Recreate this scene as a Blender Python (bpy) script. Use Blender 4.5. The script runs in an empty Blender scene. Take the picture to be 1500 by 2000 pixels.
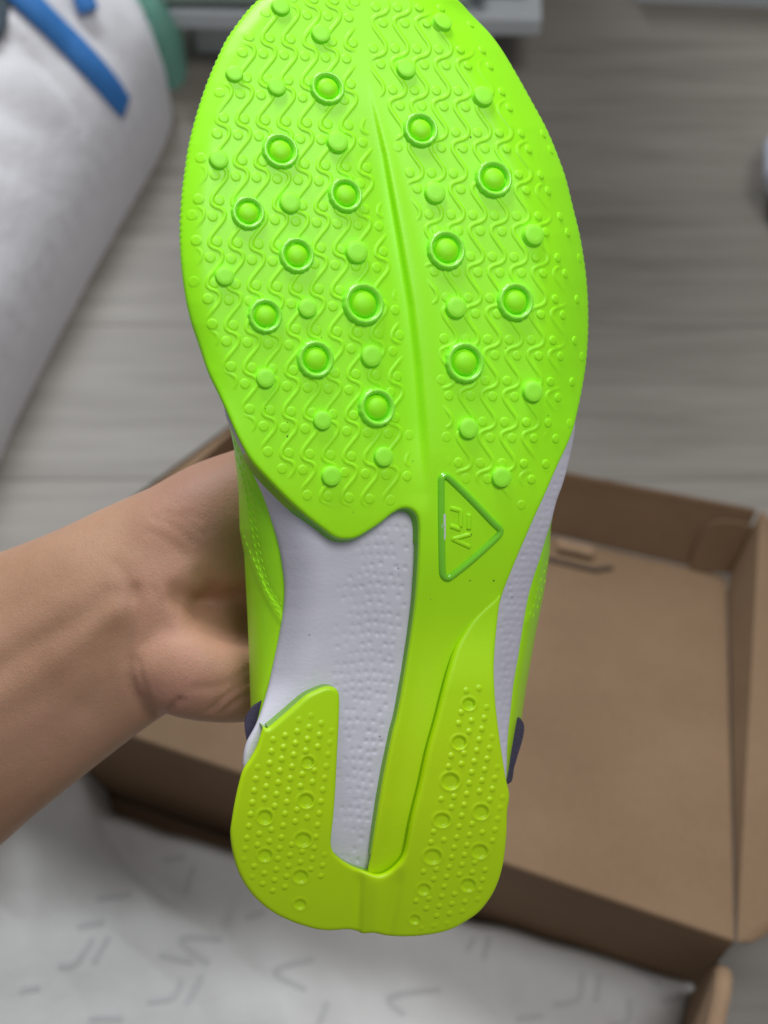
import bpy, bmesh, math, random
import numpy as np
from mathutils import Vector, Matrix
from mathutils.geometry import delaunay_2d_cdt

random.seed(7); RNG = np.random.default_rng(7)
S = bpy.context.scene
COL = S.collection

# ------------------------------------------------------------------ camera
FPX = 2700.0                 # focal length in photo pixels (photo 1500 x 2000)
H = 0.90                     # camera height above the floor
TH = math.radians(58.0)      # pitch below the horizon
D = 0.409                    # distance to the shoe sole
PXM = D / FPX                # metres per pixel on the sole
cd = bpy.data.cameras.new('camera'); cam = bpy.data.objects.new('camera', cd); COL.objects.link(cam)
cd.sensor_fit = 'VERTICAL'; cd.sensor_height = 34.6; cd.lens = 34.6 * FPX / 2000.0
cd.clip_start = 0.01; cd.clip_end = 50
RIGHT = np.array([1., 0, 0]); UP = np.array([0, math.sin(TH), math.cos(TH)]); BACK = np.array([0, -math.cos(TH), math.sin(TH)])
R3 = np.stack([RIGHT, UP, BACK], 1); CPOS = np.array([0, 0, H])
CAMM = Matrix([list(R3[0]) + [0], list(R3[1]) + [0], list(R3[2]) + [H], [0, 0, 0, 1]])
cam.matrix_world = CAMM
cd.dof.use_dof = True; cd.dof.focus_distance = 0.412; cd.dof.aperture_fstop = (cd.lens / 1000) / 0.0046
cd.dof.aperture_blades = 0
S.camera = cam

# ------------------------------------------------------------------ light
w = bpy.data.worlds.new('World'); S.world = w; w.use_nodes = True
bg = w.node_tree.nodes['Background']; bg.inputs[0].default_value = (0.92, 0.93, 1.0, 1); bg.inputs[1].default_value = 0.245
def area(name, loc, target, size, power, color, sizey=None):
    l = bpy.data.lights.new(name, 'AREA'); l.energy = power; l.color = color; l.size = size
    if sizey: l.shape = 'RECTANGLE'; l.size_y = sizey
    o = bpy.data.objects.new(name, l); COL.objects.link(o); o.location = loc
    o.rotation_euler = (Vector(target) - Vector(loc)).to_track_quat('-Z', 'Y').to_euler()
    return o
area('ceiling_light', (0.62, 0.22, 2.4), (0, 0.22, 0.5), 0.7, 21, (0.97, 0.98, 1.0))
area('window_light', (-0.5, 2.3, 2.5), (0, 0.3, 0.5), 1.0, 76, (0.90, 0.95, 1.0), 1.0)
S.view_settings.view_transform = 'Standard'; S.view_settings.look = 'None'
S.view_settings.exposure = 0.0; S.view_settings.gamma = 1.0
S.cycles.use_denoising = True
S.cycles.max_bounces = 8; S.cycles.diffuse_bounces = 4

# ------------------------------------------------------------------ helpers
def cam_pt(px, py, depth):
    """camera-frame point (x right, y up, z towards the viewer) of a traced photo position at its own depth"""
    px = np.asarray(px, float); py = np.asarray(py, float); depth = np.asarray(depth, float)
    return np.stack([(px - 750) / FPX * depth, (1000 - py) / FPX * depth, -depth + 0 * px], -1)
def world_pt(px, py, depth): return cam_pt(px, py, depth) @ R3.T + CPOS
def on_z(px, py, z):
    d = np.array([(px - 750) / FPX, (1000 - py) / FPX, -1.0]) @ R3.T
    t = (z - H) / d[2]
    return CPOS + d * t
def on_plane(px, py, p0, n):
    d = np.array([(px - 750) / FPX, (1000 - py) / FPX, -1.0]) @ R3.T
    return CPOS + d * (np.dot(p0 - CPOS, n) / np.dot(d, n))

def mesh_np(name, V, F, mat=None, smooth=True):
    me = bpy.data.meshes.new(name)
    me.from_pydata(np.asarray(V).tolist(), [], F if isinstance(F, list) else np.asarray(F).tolist())
    me.update()
    if smooth: me.polygons.foreach_set('use_smooth', [True] * len(me.polygons))
    if mat: me.materials.append(mat)
    return me
def obj(name, me, parent=None, matrix=None):
    o = bpy.data.objects.new(name, me); COL.objects.link(o)
    if parent: o.parent = parent
    if matrix is not None: o.matrix_local = matrix
    return o
def empty(name, matrix=None):
    o = bpy.data.objects.new(name, None); COL.objects.link(o); o.empty_display_size = 0.02
    if matrix is not None: o.matrix_world = matrix
    return o
def tag(o, label=None, cat=None, group=None, kind=None):
    for k, v in (('label', label), ('category', cat), ('group', group), ('kind', kind)):
        if v: o[k] = v
    return o

def catmull(P, n=8, closed=False):
    P = np.asarray(P, float); N = len(P); out = []
    rng = range(N) if closed else range(N - 1)
    for i in rng:
        p0 = P[(i - 1) % N] if closed else P[max(i - 1, 0)]
        p1 = P[i]; p2 = P[(i + 1) % N]; p3 = P[(i + 2) % N] if closed else P[min(i + 2, N - 1)]
        for t in np.linspace(0, 1, n, endpoint=False):
            out.append(0.5 * ((2 * p1) + (-p0 + p2) * t + (2 * p0 - 5 * p1 + 4 * p2 - p3) * t * t + (-p0 + 3 * p1 - 3 * p2 + p3) * t ** 3))
    if not closed: out.append(P[-1])
    return np.array(out)
def resample(P, step, closed=True):
    Q = np.vstack([P, P[:1]]) if closed else P
    L = np.r_[0, np.cumsum(np.linalg.norm(np.diff(Q, axis=0), axis=1))]
    n = max(4, int(round(L[-1] / step)))
    s = np.linspace(0, L[-1], n, endpoint=not closed)
    return np.stack([np.interp(s, L, Q[:, 0]), np.interp(s, L, Q[:, 1])], 1)
def inside(P, poly):
    x, y = P[:, 0], P[:, 1]; c = np.zeros(len(P), bool)
    x1, y1 = poly[:, 0], poly[:, 1]; x2, y2 = np.roll(x1, -1), np.roll(y1, -1)
    for a, b, e, f in zip(x1, y1, x2, y2):
        if b == f: continue
        m = ((b > y) != (f > y)) & (x < (e - a) * (y - b) / (f - b) + a); c ^= m
    return c
def dist_to(P, B):
    P = np.atleast_2d(P); out = np.empty(len(P)); idx = np.empty(len(P), int)
    for i in range(0, len(P), 3000):
        d = (P[i:i + 3000, None, 0] - B[None, :, 0]) ** 2 + (P[i:i + 3000, None, 1] - B[None, :, 1]) ** 2
        j = d.argmin(1); idx[i:i + 3000] = j; out[i:i + 3000] = np.sqrt(d[np.arange(len(j)), j])
    return out, idx
def seg_dist(P, A, B):
    A = np.asarray(A, float); B = np.asarray(B, float); ab = B - A
    t = np.clip(((P - A) @ ab) / (ab @ ab), 0, 1)
    return np.linalg.norm(P - A - t[:, None] * ab, axis=1)
def poly_dist(P, L):
    d = np.full(len(P), 1e9)
    for a, b in zip(L[:-1], L[1:]): d = np.minimum(d, seg_dist(P, a, b))
    return d
def sstep(a, b, x):
    t = np.clip((np.asarray(x, float) - a) / (b - a), 0, 1); return t * t * (3 - 2 * t)

# ------------------------------------------------------------------ materials
def new_mat(name):
    m = bpy.data.materials.new(name); m.use_nodes = True
    nt = m.node_tree; return m, nt, nt.nodes['Principled BSDF']
def N(nt, t, **kw):
    n = nt.nodes.new(t)
    for k, v in kw.items(): setattr(n, k, v)
    return n
def noise(nt, scale, detail=4, rough=0.55, coord='Object', stretch=None, ref=None):
    tc = N(nt, 'ShaderNodeTexCoord'); tc.object = ref; nz = N(nt, 'ShaderNodeTexNoise')
    nz.inputs['Scale'].default_value = scale; nz.inputs['Detail'].default_value = detail; nz.inputs['Roughness'].default_value = rough
    if stretch:
        mp = N(nt, 'ShaderNodeMapping'); mp.inputs['Scale'].default_value = stretch
        nt.links.new(tc.outputs[coord], mp.inputs[0]); nt.links.new(mp.outputs[0], nz.inputs['Vector'])
    else: nt.links.new(tc.outputs[coord], nz.inputs['Vector'])
    return nz
def ramp(nt, src, stops):
    r = N(nt, 'ShaderNodeValToRGB'); e = r.color_ramp.elements
    while len(e) < len(stops): e.new(0.5)
    for el, (p, c) in zip(e, stops): el.position = p; el.color = (*c, 1)
    nt.links.new(src, r.inputs[0]); return r
def bump(nt, b, src, strength, dist):
    bp = N(nt, 'ShaderNodeBump'); bp.inputs['Strength'].default_value = strength; bp.inputs['Distance'].default_value = dist
    nt.links.new(src, bp.inputs['Height'])
    nt.links.new(bp.outputs[0], b.inputs['Normal']); return bp

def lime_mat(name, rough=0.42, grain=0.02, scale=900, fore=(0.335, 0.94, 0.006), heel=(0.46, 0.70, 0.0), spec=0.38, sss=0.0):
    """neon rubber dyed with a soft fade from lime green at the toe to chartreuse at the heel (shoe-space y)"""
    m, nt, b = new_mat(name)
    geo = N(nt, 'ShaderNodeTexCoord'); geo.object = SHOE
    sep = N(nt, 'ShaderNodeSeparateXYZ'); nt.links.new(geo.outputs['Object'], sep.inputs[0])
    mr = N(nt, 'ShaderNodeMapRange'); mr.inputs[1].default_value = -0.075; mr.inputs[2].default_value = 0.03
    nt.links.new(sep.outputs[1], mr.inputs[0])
    r = ramp(nt, mr.outputs[0], [(0, heel), (1, fore)])  # light's change of hue and brightness along the shoe, put into the colour
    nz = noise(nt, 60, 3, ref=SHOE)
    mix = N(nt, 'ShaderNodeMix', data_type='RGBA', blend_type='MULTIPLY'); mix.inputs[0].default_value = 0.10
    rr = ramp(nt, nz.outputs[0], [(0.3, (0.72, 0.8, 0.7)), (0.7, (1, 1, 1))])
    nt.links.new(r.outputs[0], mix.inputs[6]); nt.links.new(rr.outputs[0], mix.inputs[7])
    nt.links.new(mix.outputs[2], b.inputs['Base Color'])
    b.inputs['Roughness'].default_value = rough; b.inputs['Specular IOR Level'].default_value = spec
    if sss:
        b.inputs['Subsurface Weight'].default_value = sss; b.inputs['Subsurface Radius'].default_value = (0.3, 1, 0.1); b.inputs['Subsurface Scale'].default_value = 0.002
    n2 = noise(nt, scale, 2, ref=SHOE); bump(nt, b, n2.outputs[0], 0.2, grain * 0.004)
    return m

SHOE = empty('sneaker', CAMM @ Matrix.Translation((0, 0, -D)))
tag(SHOE, 'neon lime trainer held up sole first, with lavender foam showing at its waist', 'shoe')

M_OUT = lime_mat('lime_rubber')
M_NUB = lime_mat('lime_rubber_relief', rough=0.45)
M_LUG = lime_mat('lime_lug', rough=0.5, grain=0.04, scale=1600, fore=(0.33, 0.95, 0.035), heel=(0.36, 0.93, 0.03))
M_RIM = lime_mat('lime_glossy_rim', rough=0.2, fore=(0.30, 0.92, 0.05), heel=(0.30, 0.90, 0.05), spec=0.55)
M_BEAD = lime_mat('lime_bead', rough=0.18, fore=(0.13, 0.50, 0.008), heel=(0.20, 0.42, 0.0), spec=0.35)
M_CORE = lime_mat('lime_core', rough=0.5, fore=(0.31, 0.93, 0.006), heel=(0.40, 0.90, 0.0))
M_HEEL = lime_mat('lime_heel_rubber', rough=0.38)
M_UPPER = lime_mat('lime_coated_upper', rough=0.33, grain=0.03, scale=500, fore=(0.30, 0.92, 0.0), heel=(0.44, 0.76, 0.0), spec=0.6)
M_SEAM = lime_mat('lime_thread', rough=0.5, fore=(0.29, 0.90, 0.004), heel=(0.43, 0.80, 0.002))

M_FOAM, nt, b = new_mat('lavender_foam')
nz = noise(nt, 18, 3); r = ramp(nt, nz.outputs[0], [(0.3, (0.575, 0.56, 0.64)), (0.7, (0.635, 0.618, 0.69))])
nt.links.new(r.outputs[0], b.inputs['Base Color']); b.inputs['Roughness'].default_value = 0.6
n2 = noise(nt, 620, 4, 0.65, stretch=(0.7, 1.5, 1)); bump(nt, b, n2.outputs[0], 0.4, 0.0003)
M_NAVY, nt, b = new_mat('dark_violet_fabric')
nz = noise(nt, 1400, 2); r = ramp(nt, nz.outputs[0], [(0.3, (0.035, 0.028, 0.06)), (0.7, (0.055, 0.045, 0.085))])
nt.links.new(r.outputs[0], b.inputs['Base Color']); b.inputs['Roughness'].default_value = 0.75
bump(nt, b, nz.outputs[0], 0.4, 0.0003)

M_CHIP, nt, b = new_mat('scuffed_grey_patch')
nz = noise(nt, 900, 3); r = ramp(nt, nz.outputs[0], [(0.3, (0.45, 0.52, 0.42)), (0.7, (0.62, 0.64, 0.62))])
nt.links.new(r.outputs[0], b.inputs['Base Color']); b.inputs['Roughness'].default_value = 0.7

# ------------------------------------------------------------------ floor (laminate planks)
M_WOOD, nt, b = new_mat('grey_oak_laminate')
tc = N(nt, 'ShaderNodeTexCoord'); oi = N(nt, 'ShaderNodeObjectInfo')
add = N(nt, 'ShaderNodeVectorMath', operation='ADD'); sc = N(nt, 'ShaderNodeVectorMath', operation='SCALE'); sc.inputs[0].default_value = (7.1, 3.3, 1.7)
nt.links.new(oi.outputs['Random'], sc.inputs['Scale']); nt.links.new(tc.outputs['Object'], add.inputs[0]); nt.links.new(sc.outputs[0], add.inputs[1])
mp = N(nt, 'ShaderNodeMapping'); mp.inputs['Scale'].default_value = (3.2, 38, 1); nt.links.new(add.outputs[0], mp.inputs[0])
n1 = N(nt, 'ShaderNodeTexNoise'); n1.inputs['Scale'].default_value = 1.6; n1.inputs['Detail'].default_value = 6; n1.inputs['Roughness'].default_value = 0.6
n1.inputs['Distortion'].default_value = 0.25; nt.links.new(mp.outputs[0], n1.inputs['Vector'])
r = ramp(nt, n1.outputs[0], [(0.26, (0.150, 0.130, 0.104)), (0.5, (0.208, 0.185, 0.153)), (0.74, (0.252, 0.227, 0.191))])
hs = N(nt, 'ShaderNodeHueSaturation'); mr = N(nt, 'ShaderNodeMapRange'); mr.inputs[3].default_value = 0.92; mr.inputs[4].default_value = 1.07
nt.links.new(oi.outputs['Random'], mr.inputs[0]); nt.links.new(mr.outputs[0], hs.inputs['Value']); nt.links.new(r.outputs[0], hs.inputs['Color'])
nt.links.new(hs.outputs[0], b.inputs['Base Color']); b.inputs['Roughness'].default_value = 0.5
bump(nt, b, n1.outputs[0], 0.2, 0.001)
M_GAP, nt, b = new_mat('dark_subfloor'); b.inputs['Base Color'].default_value = (0.07, 0.06, 0.05, 1)

def box_mesh(name, sx, sy, sz, mat, bev=0.002, seg=2):
    bm = bmesh.new(); bmesh.ops.create_cube(bm, size=1)
    bmesh.ops.scale(bm, vec=(sx, sy, sz), verts=bm.verts)
    if bev: bmesh.ops.bevel(bm, geom=bm.edges[:], offset=bev, segments=seg, affect='EDGES', profile=0.5)
    me = bpy.data.meshes.new(name); bm.to_mesh(me); bm.free(); me.materials.append(mat); return me
floor = obj('floor', box_mesh('floor', 5.2, 5.6, 0.02, M_GAP, 0), None, Matrix.Translation((0, 1.4, -0.0225)))
tag(floor, kind='structure')
PW, PL = 0.155, 1.25
plank_me = box_mesh('plank', PL - 0.0003, PW - 0.0003, 0.012, M_WOOD, 0.0003, 1)
for iy in range(-5, 19):
    off = (iy * 0.43) % 1.0
    for ix in range(-2, 2):
        o = obj('plank', plank_me, floor)
        o.location = ((ix + off) * PL + 0.3, iy * PW + 0.05 - 1.4, -0.006 + 0.0225 + random.uniform(-.0002, .0002))

# ------------------------------------------------------------------ cardboard box
def cardboard(name, a, c):
    m, nt, b = new_mat(name)
    nz = noise(nt, 9, 5, 0.6); n2 = noise(nt, 500, 3, 0.7, stretch=(1, 0.25, 1))
    r = ramp(nt, nz.outputs[0], [(0.3, a), (0.7, c)])
    mix = N(nt, 'ShaderNodeMix', data_type='RGBA', blend_type='MULTIPLY'); mix.inputs[0].default_value = 0.35
    rr = ramp(nt, n2.outputs[0], [(0.35, (0.72, 0.70, 0.66)), (0.65, (1, 1, 1))])
    nt.links.new(r.outputs[0], mix.inputs[6]); nt.links.new(rr.outputs[0], mix.inputs[7]); nt.links.new(mix.outputs[2], b.inputs['Base Color'])
    b.inputs['Roughness'].default_value = 0.85; bump(nt, b, n2.outputs[0], 0.25, 0.0006)
    return m
M_CARD = cardboard('kraft_cardboard', (0.182, 0.110, 0.057), (0.228, 0.143, 0.078))
M_CUT = cardboard('kraft_cut_edge', (0.235, 0.148, 0.083), (0.29, 0.187, 0.108))

HZ = 0.140
hR = on_z(1436, 1838, HZ); hL = on_z(-70, 1326, HZ)
ax = (hR - hL); BW = np.linalg.norm(ax); ax /= BW
ay = np.array([ax[1], -ax[0], 0.0])           # towards the viewer
if ay[1] > 0: ay = -ay
BOX = empty('shoe_box', Matrix.Translation(Vector((hL + hR) / 2 * np.array([1, 1, 0]))))
tag(BOX, 'open brown cardboard shoe box with its lid folded back on the floor', 'box')
BO = np.array(BOX.matrix_world.translation)
def panel(name, pts, th, mat, parent, origin, sub=0, towards=None, bev=0.0008):
    """a sheet of board: outline pts (world) with thickness th laid behind it"""
    P = np.array(pts) - origin
    n = np.cross(P[1] - P[0], P[2] - P[0]); n /= np.linalg.norm(n)
    if np.dot(n, (CPOS if towards is None else towards) - np.array(pts).mean(0)) < 0: n = -n; P = P[::-1]
    k = len(P); V = np.vstack([P, P - n * th])
    F = [list(range(k)), list(range(2 * k - 1, k - 1, -1))] + [[i, k + i, k + (i + 1) % k, (i + 1) % k] for i in range(k)]
    me = mesh_np(name, V, F, mat, False)
    bm = bmesh.new(); bm.from_mesh(me); bmesh.ops.recalc_face_normals(bm, faces=bm.faces)
    if bev: bmesh.ops.bevel(bm, geom=bm.edges[:], offset=bev, segments=2, affect='EDGES')
    bm.to_mesh(me); bm.free()
    return obj(name, me, parent)
zf = 0.012
f2 = on_z(1420, 1124, zf); f1 = on_z(470, 906, zf)
t2 = on_z(1479, 997, 0.062); t1 = on_z(500, 806, 0.055)
inset = lambda p, q, m: p + (q - p) / np.linalg.norm(q - p) * m
panel('lid_floor', [hL, hR, f2, f1], 0.003, M_CARD, BOX, BO, bev=0.0012)
panel('lid_end_wall', [f1, f2, t2, t1], 0.003, M_CARD, BOX, BO, bev=0.0012)
# right hand lid wall, splayed outwards, with a rounded near corner
q = on_z(1640, 1000, 0.05); r1 = on_z(1560, 1140, 0.065)
rw = [f2 + ax * .001, t2 + ax * .002]
rb = hR + ax * .001
side = on_z(1700, 1760, 0.085)
arc = [on_z(1636, 1700, 0.152), on_z(1560, 1762, 0.150), on_z(1512, 1796, 0.147), on_z(1486, 1824, 0.144), on_z(1458, 1838, 0.142)]
panel('lid_side_wall', [rb] + [f2 + ax * .001] + [t2 + ax * .002, on_z(1540, 1060, 0.064)] + arc, 0.003, M_CARD, BOX, BO, bev=0)
lw = [f1 - ax * .001, t1 - ax * .002, on_z(290, 962, 0.05), on_z(-160, 1290, HZ), hL - ax * .001]
panel('lid_side_wall', lw, 0.003, M_CARD, BOX, BO, bev=0)
# dust flap in the lid corner and the locking tab with its slot
nlid = np.cross(f2 - f1, t2 - f2); nlid /= np.linalg.norm(nlid)
if nlid @ (CPOS - f2) < 0: nlid = -nlid
def lidwall(px, py, off): return on_plane(px, py, f2 + nlid * off, nlid)
fl = catmull([(1426, 1120), (1350, 1112), (1352, 1088), (1364, 1052), (1384, 1026), (1412, 1018), (1448, 1022), (1470, 1030)], 4)
panel('corner_flap', [lidwall(x, y, 0.0035) for x, y in fl], 0.002, M_CARD, BOX, BO, bev=0)
nfl = np.cross(f1 - hR, f2 - hR); nfl /= np.linalg.norm(nfl); nfl *= np.sign(nfl[2])
def lidfloor(px, py, off): return on_plane(px, py, hR + nfl * off, nfl)
panel('locking_tab', [lidfloor(x, y, 0.0058) for x, y in [(1086, 1048), (1160, 1066), (1158, 1086), (1088, 1070)]], 0.002, M_CUT, BOX, BO, bev=0.0004)
M_SLOT, nt, b = new_mat('dark_slot'); b.inputs['Base Color'].default_value = (0.06, 0.042, 0.028, 1); b.inputs['Roughness'].default_value = 0.9
panel('tab_slot', [lidfloor(x, y, 0.0035) for x, y in [(1060, 1086), (1076, 1088), (1160, 1108), (1196, 1104), (1198, 1108), (1162, 1115), (1074, 1094)]], 0.002, M_SLOT, BOX, BO, bev=0)
# hinge score line and base walls
bL, bR = hL - ay * 0 , hR
down = np.array([0, 0, -1.0])
DEPTH = 0.25
panel('back_wall', [bL + ay * .0005 - np.array([0, 0, .0005]), bR + ay * .0005 - np.array([0, 0, .0005]), bR + down * (HZ - .004), bL + down * (HZ - .004)], 0.003, M_CARD, BOX, BO, bev=0.0008)
panel('base_floor', [bL + down * (HZ - .002), bR + down * (HZ - .002), bR + down * (HZ - .002) + ay * DEPTH, bL + down * (HZ - .002) + ay * DEPTH], 0.002, M_CARD, BOX, BO, bev=0)
# rolled right end wall with a rounded shoulder at the hinge corner
s0 = hR + ay * 0.006
prof = [(0.0, -0.030), (0.004, -0.016), (0.012, -0.006), (0.024, 0.0), (DEPTH, 0.0), (DEPTH, -HZ + .003), (0.0, -HZ + .003)]
panel('end_wall', [s0 + ay * a - ax * 0.0045 + np.array([0, 0, z]) for a, z in prof], 0.0085, M_CUT, BOX, BO, bev=0.0016)
panel('end_wall', [hL + ay * a + ax * 0.004 + np.array([0, 0, z]) for a, z in prof], 0.008, M_CUT, BOX, BO, bev=0.0016)
panel('front_wall', [hL + ay * (DEPTH + .003), hR + ay * (DEPTH + .003), hR + ay * (DEPTH + .003) + down * (HZ - .003), hL + ay * (DEPTH + .003) + down * (HZ - .003)], 0.003, M_CARD, BOX, BO, bev=0.0008)

# ------------------------------------------------------------------ tissue paper in the box
M_PAPER, nt, b = new_mat('tissue_paper')
nz = noise(nt, 14, 4); r = ramp(nt, nz.outputs[0], [(0.3, (0.50, 0.49, 0.465)), (0.7, (0.57, 0.56, 0.54))])
nt.links.new(r.outputs[0], b.inputs['Base Color']); b.inputs['Roughness'].default_value = 0.7
n2 = noise(nt, 46, 5, 0.6); bump(nt, b, n2.outputs[0], 0.35, 0.004)
M_INK, nt, b = new_mat('grey_print'); b.inputs['Base Color'].default_value = (0.455, 0.445, 0.435, 1); b.inputs['Roughness'].default_value = 0.75
PZ = 0.040
pe_l, pe_r = on_z(446, 1630, PZ), on_z(1385, 1893, PZ)
pa = (pe_r - pe_l); pa[2] = 0; pa /= np.linalg.norm(pa); pb = np.array([pa[1], -pa[0], 0]); pb = pb if pb[1] < 0 else -pb
PO = np.array([pe_r[0], pe_r[1], 0])
def pab(px, py):
    p = on_z(px, py, PZ); return np.array([(p - PO) @ pa, (p - PO) @ pb])
fold = np.array([pab(*p) for p in [(150, 1540), (205, 1605), (262, 1690), (330, 1745), (420, 1800)]])
fold2 = np.array([pab(*p) for p in [(330, 1745), (400, 1750), (436, 1770), (440, 1830)]])
def paper_z(a, b):
    a = np.asarray(a, float); b = np.asarray(b, float)
    z = PZ + 0.004 * np.sin(a * 17 + b * 9 + 0.6) * np.sin(b * 23 - a * 6 + 1.1) + 0.0016 * np.sin(a * 61 + 40 * b) * np.sin(b * 57 - 11 * a) + 0.0007 * np.sin(a * 150 - 90 * b + 2) 
    z = z + 0.0012 * np.abs(np.sin(a * 33 - b * 51 + 0.8 * np.sin(b * 40)))
    tri_ = lambda u: np.abs((u % 1.0) - 0.5)
    z = z + 0.0022 * tri_(a * 5.1 + b * 7.3 + .2) * tri_(b * 4.2 - a * 3.1) * 4 + 0.0014 * tri_(a * 11 - b * 6 + .1) + 0.0009 * tri_(a * 7 + b * 19)
    P = np.stack([a.ravel(), b.ravel()], 1)
    d = poly_dist(P, fold).reshape(a.shape); z = z - 0.0045 * np.exp(-(d / 0.007) ** 2)
    d = poly_dist(P, fold2).reshape(a.shape); z = z - 0.002 * np.exp(-(d / 0.006) ** 2)
    wob = 0.003 * np.sin(a * 45) + 0.002 * np.sin(a * 97 + 1)
    e = np.minimum(b + wob * 0.4, -a + 0.002 * np.sin(b * 70))
    z = z - 0.034 * (1 - np.clip(e / 0.016, 0, 1)) ** 2.2
    return z
na, nb = 260, 150
aa = -np.linspace(0, 1, na) ** 1.25 * 0.46; bb = np.linspace(0, 1, nb) ** 1.3 * 0.19
A, Bb = np.meshgrid(aa, bb); Z = paper_z(A, Bb)
V = PO + A[..., None] * pa + Bb[..., None] * pb + Z[..., None] * np.array([0, 0, 1.])
jag = 0.0035 * (np.sin(Bb * 210) > 0.55) * np.exp(A / 0.004)
V = V - jag[..., None] * pa
aL = pab(150, 1540)[0]; ext = 0.030 * (1 - sstep(aL - 0.004, aL + 0.026, A)) * np.exp(-Bb / 0.05)
V = V - ext[..., None] * pb + (ext * 0.45)[..., None] * np.array([0, 0, 1.])
idx = np.arange(na * nb).reshape(nb, na)
F = np.stack([idx[:-1, :-1], idx[:-1, 1:], idx[1:, 1:], idx[1:, :-1]], -1).reshape(-1, 4)
PAPER = obj('tissue_paper', mesh_np('tissue_paper', (V - PO).reshape(-1, 3), F, M_PAPER), None, Matrix.Translation(Vector(PO)))
tag(PAPER, 'crumpled white tissue paper printed with grey strokes, filling the shoe box', 'tissue paper')
marks = [[(180, 1833), (147, 1880), (113, 1886)], [(210, 1827), (182, 1880)], [(353, 1910), (337, 1947), (287, 1957)], [(393, 1903), (363, 1960)],
         [(200, 1797), (150, 1808)], [(433, 1832), (352, 1834), (407, 1880)], [(310, 1863), (377, 1877)], [(187, 1750), (253, 1745)],
         [(380, 1693), (360, 1740)], [(318, 1681), (362, 1677)], [(173, 1990), (240, 1990)], [(927, 1831), (912, 1857)], [(956, 1828), (945, 1873)],
         [(1137, 1904), (1129, 1952), (1081, 1963)], [(1172, 1904), (1164, 1957)], [(860, 1936), (760, 1952), (790, 1986)], [(1105, 1829), (1153, 1840)],
         [(613, 1874), (537, 1899), (598, 1936)], [(481, 1795), (517, 1785)], [(30, 1700), (78, 1682)], [(640, 1960), (620, 2010)], [(1240, 1895), (1290, 1925)],
         [(1010, 1990), (1060, 1985)], [(80, 1930), (40, 1940)], [(1290, 1960), (1330, 1950)], [(1230, 1950), (1225, 1995), (1190, 2003)]]
for mk in marks:
    c = np.array([pab(*p) for p in mk]); c = resample(catmull(c, 6), 0.0012, False)
    tg = np.gradient(c, axis=0); tg /= np.linalg.norm(tg, axis=1)[:, None] + 1e-9
    nn = np.stack([-tg[:, 1], tg[:, 0]], 1) * 0.0017
    rows = [c + nn * s for s in (-1, 0, 1)]
    V = []
    for q_ in rows: V.append(q_[:, 0:1] * pa + q_[:, 1:2] * pb + (paper_z(q_[:, 0], q_[:, 1]) + 0.00045)[:, None] * np.array([0, 0, 1.]))
    n_ = len(c); V = np.vstack(V); F = [[k * n_ + i, k * n_ + i + 1, (k + 1) * n_ + i + 1, (k + 1) * n_ + i] for k in range(2) for i in range(n_ - 1)]
    obj('printed_stroke', mesh_np('printed_stroke', V, F, M_INK), PAPER)

# ------------------------------------------------------------------ quilt heap at the left
M_QUILT, nt, b = new_mat('white_quilt_fabric')
nz = noise(nt, 5, 4); r = ramp(nt, nz.outputs[0], [(0.3, (0.58, 0.565, 0.57)), (0.7, (0.65, 0.635, 0.65))])
nt.links.new(r.outputs[0], b.inputs['Base Color']); b.inputs['Roughness'].default_value = 0.85
b.inputs['Sheen Weight'].default_value = 0.2
n2 = noise(nt, 30, 4, 0.6); bump(nt, b, n2.outputs[0], 0.4, 0.006)
def heap(name, outline_px, z0, hgt, rad, mat, wr, step=0.011):
    O = np.array([on_z(x, y, z0)[:2] for x, y in outline_px]); O = resample(catmull(O, 10, True), step)
    lo, hi = O.min(0), O.max(0)
    gx, gy = np.meshgrid(np.arange(lo[0], hi[0], step), np.arange(lo[1], hi[1], step)); G = np.stack([gx.ravel(), gy.ravel()], 1)
    G = G[inside(G, O)]; d, _ = dist_to(G, O); G = G[d > step * 0.7]; 
    P = np.vstack([O, G]); n = len(O)
    v, e, f, *_ = delaunay_2d_cdt([Vector(p) for p in P], [(i, (i + 1) % n) for i in range(n)], [], 1, 1e-7)
    P = np.array([[q.x, q.y] for q in v]); d, _ = dist_to(P, O); d[:n] = 0
    t = np.clip(d / rad, 0, 1); z = z0 + hgt * np.sqrt(np.maximum(0, 1 - (1 - t) ** 2)) + wr(P, t)
    V = np.column_stack([P, z]); F = [list(q) for q in f]
    sk = []
    base = len(V); ring = list(range(n))
    V2 = np.column_stack([O * 1.0, np.full(n, z0 * 0.5)]); V3 = np.column_stack([O, np.zeros(n)])
    V = np.vstack([V, V2, V3])
    for i in range(n):
        j = (i + 1) % n
        F.append([i, j, base + j, base + i]); F.append([base + i, base + j, base + n + j, base + n + i])
    c = np.array([P[:, 0].mean(), P[:, 1].mean(), 0])
    me = mesh_np(name, V - c, F, mat); bm = bmesh.new(); bm.from_mesh(me); bmesh.ops.recalc_face_normals(bm, faces=bm.faces); bm.to_mesh(me); bm.free()
    return obj(name, me, None, Matrix.Translation(Vector(c))), O
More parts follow.
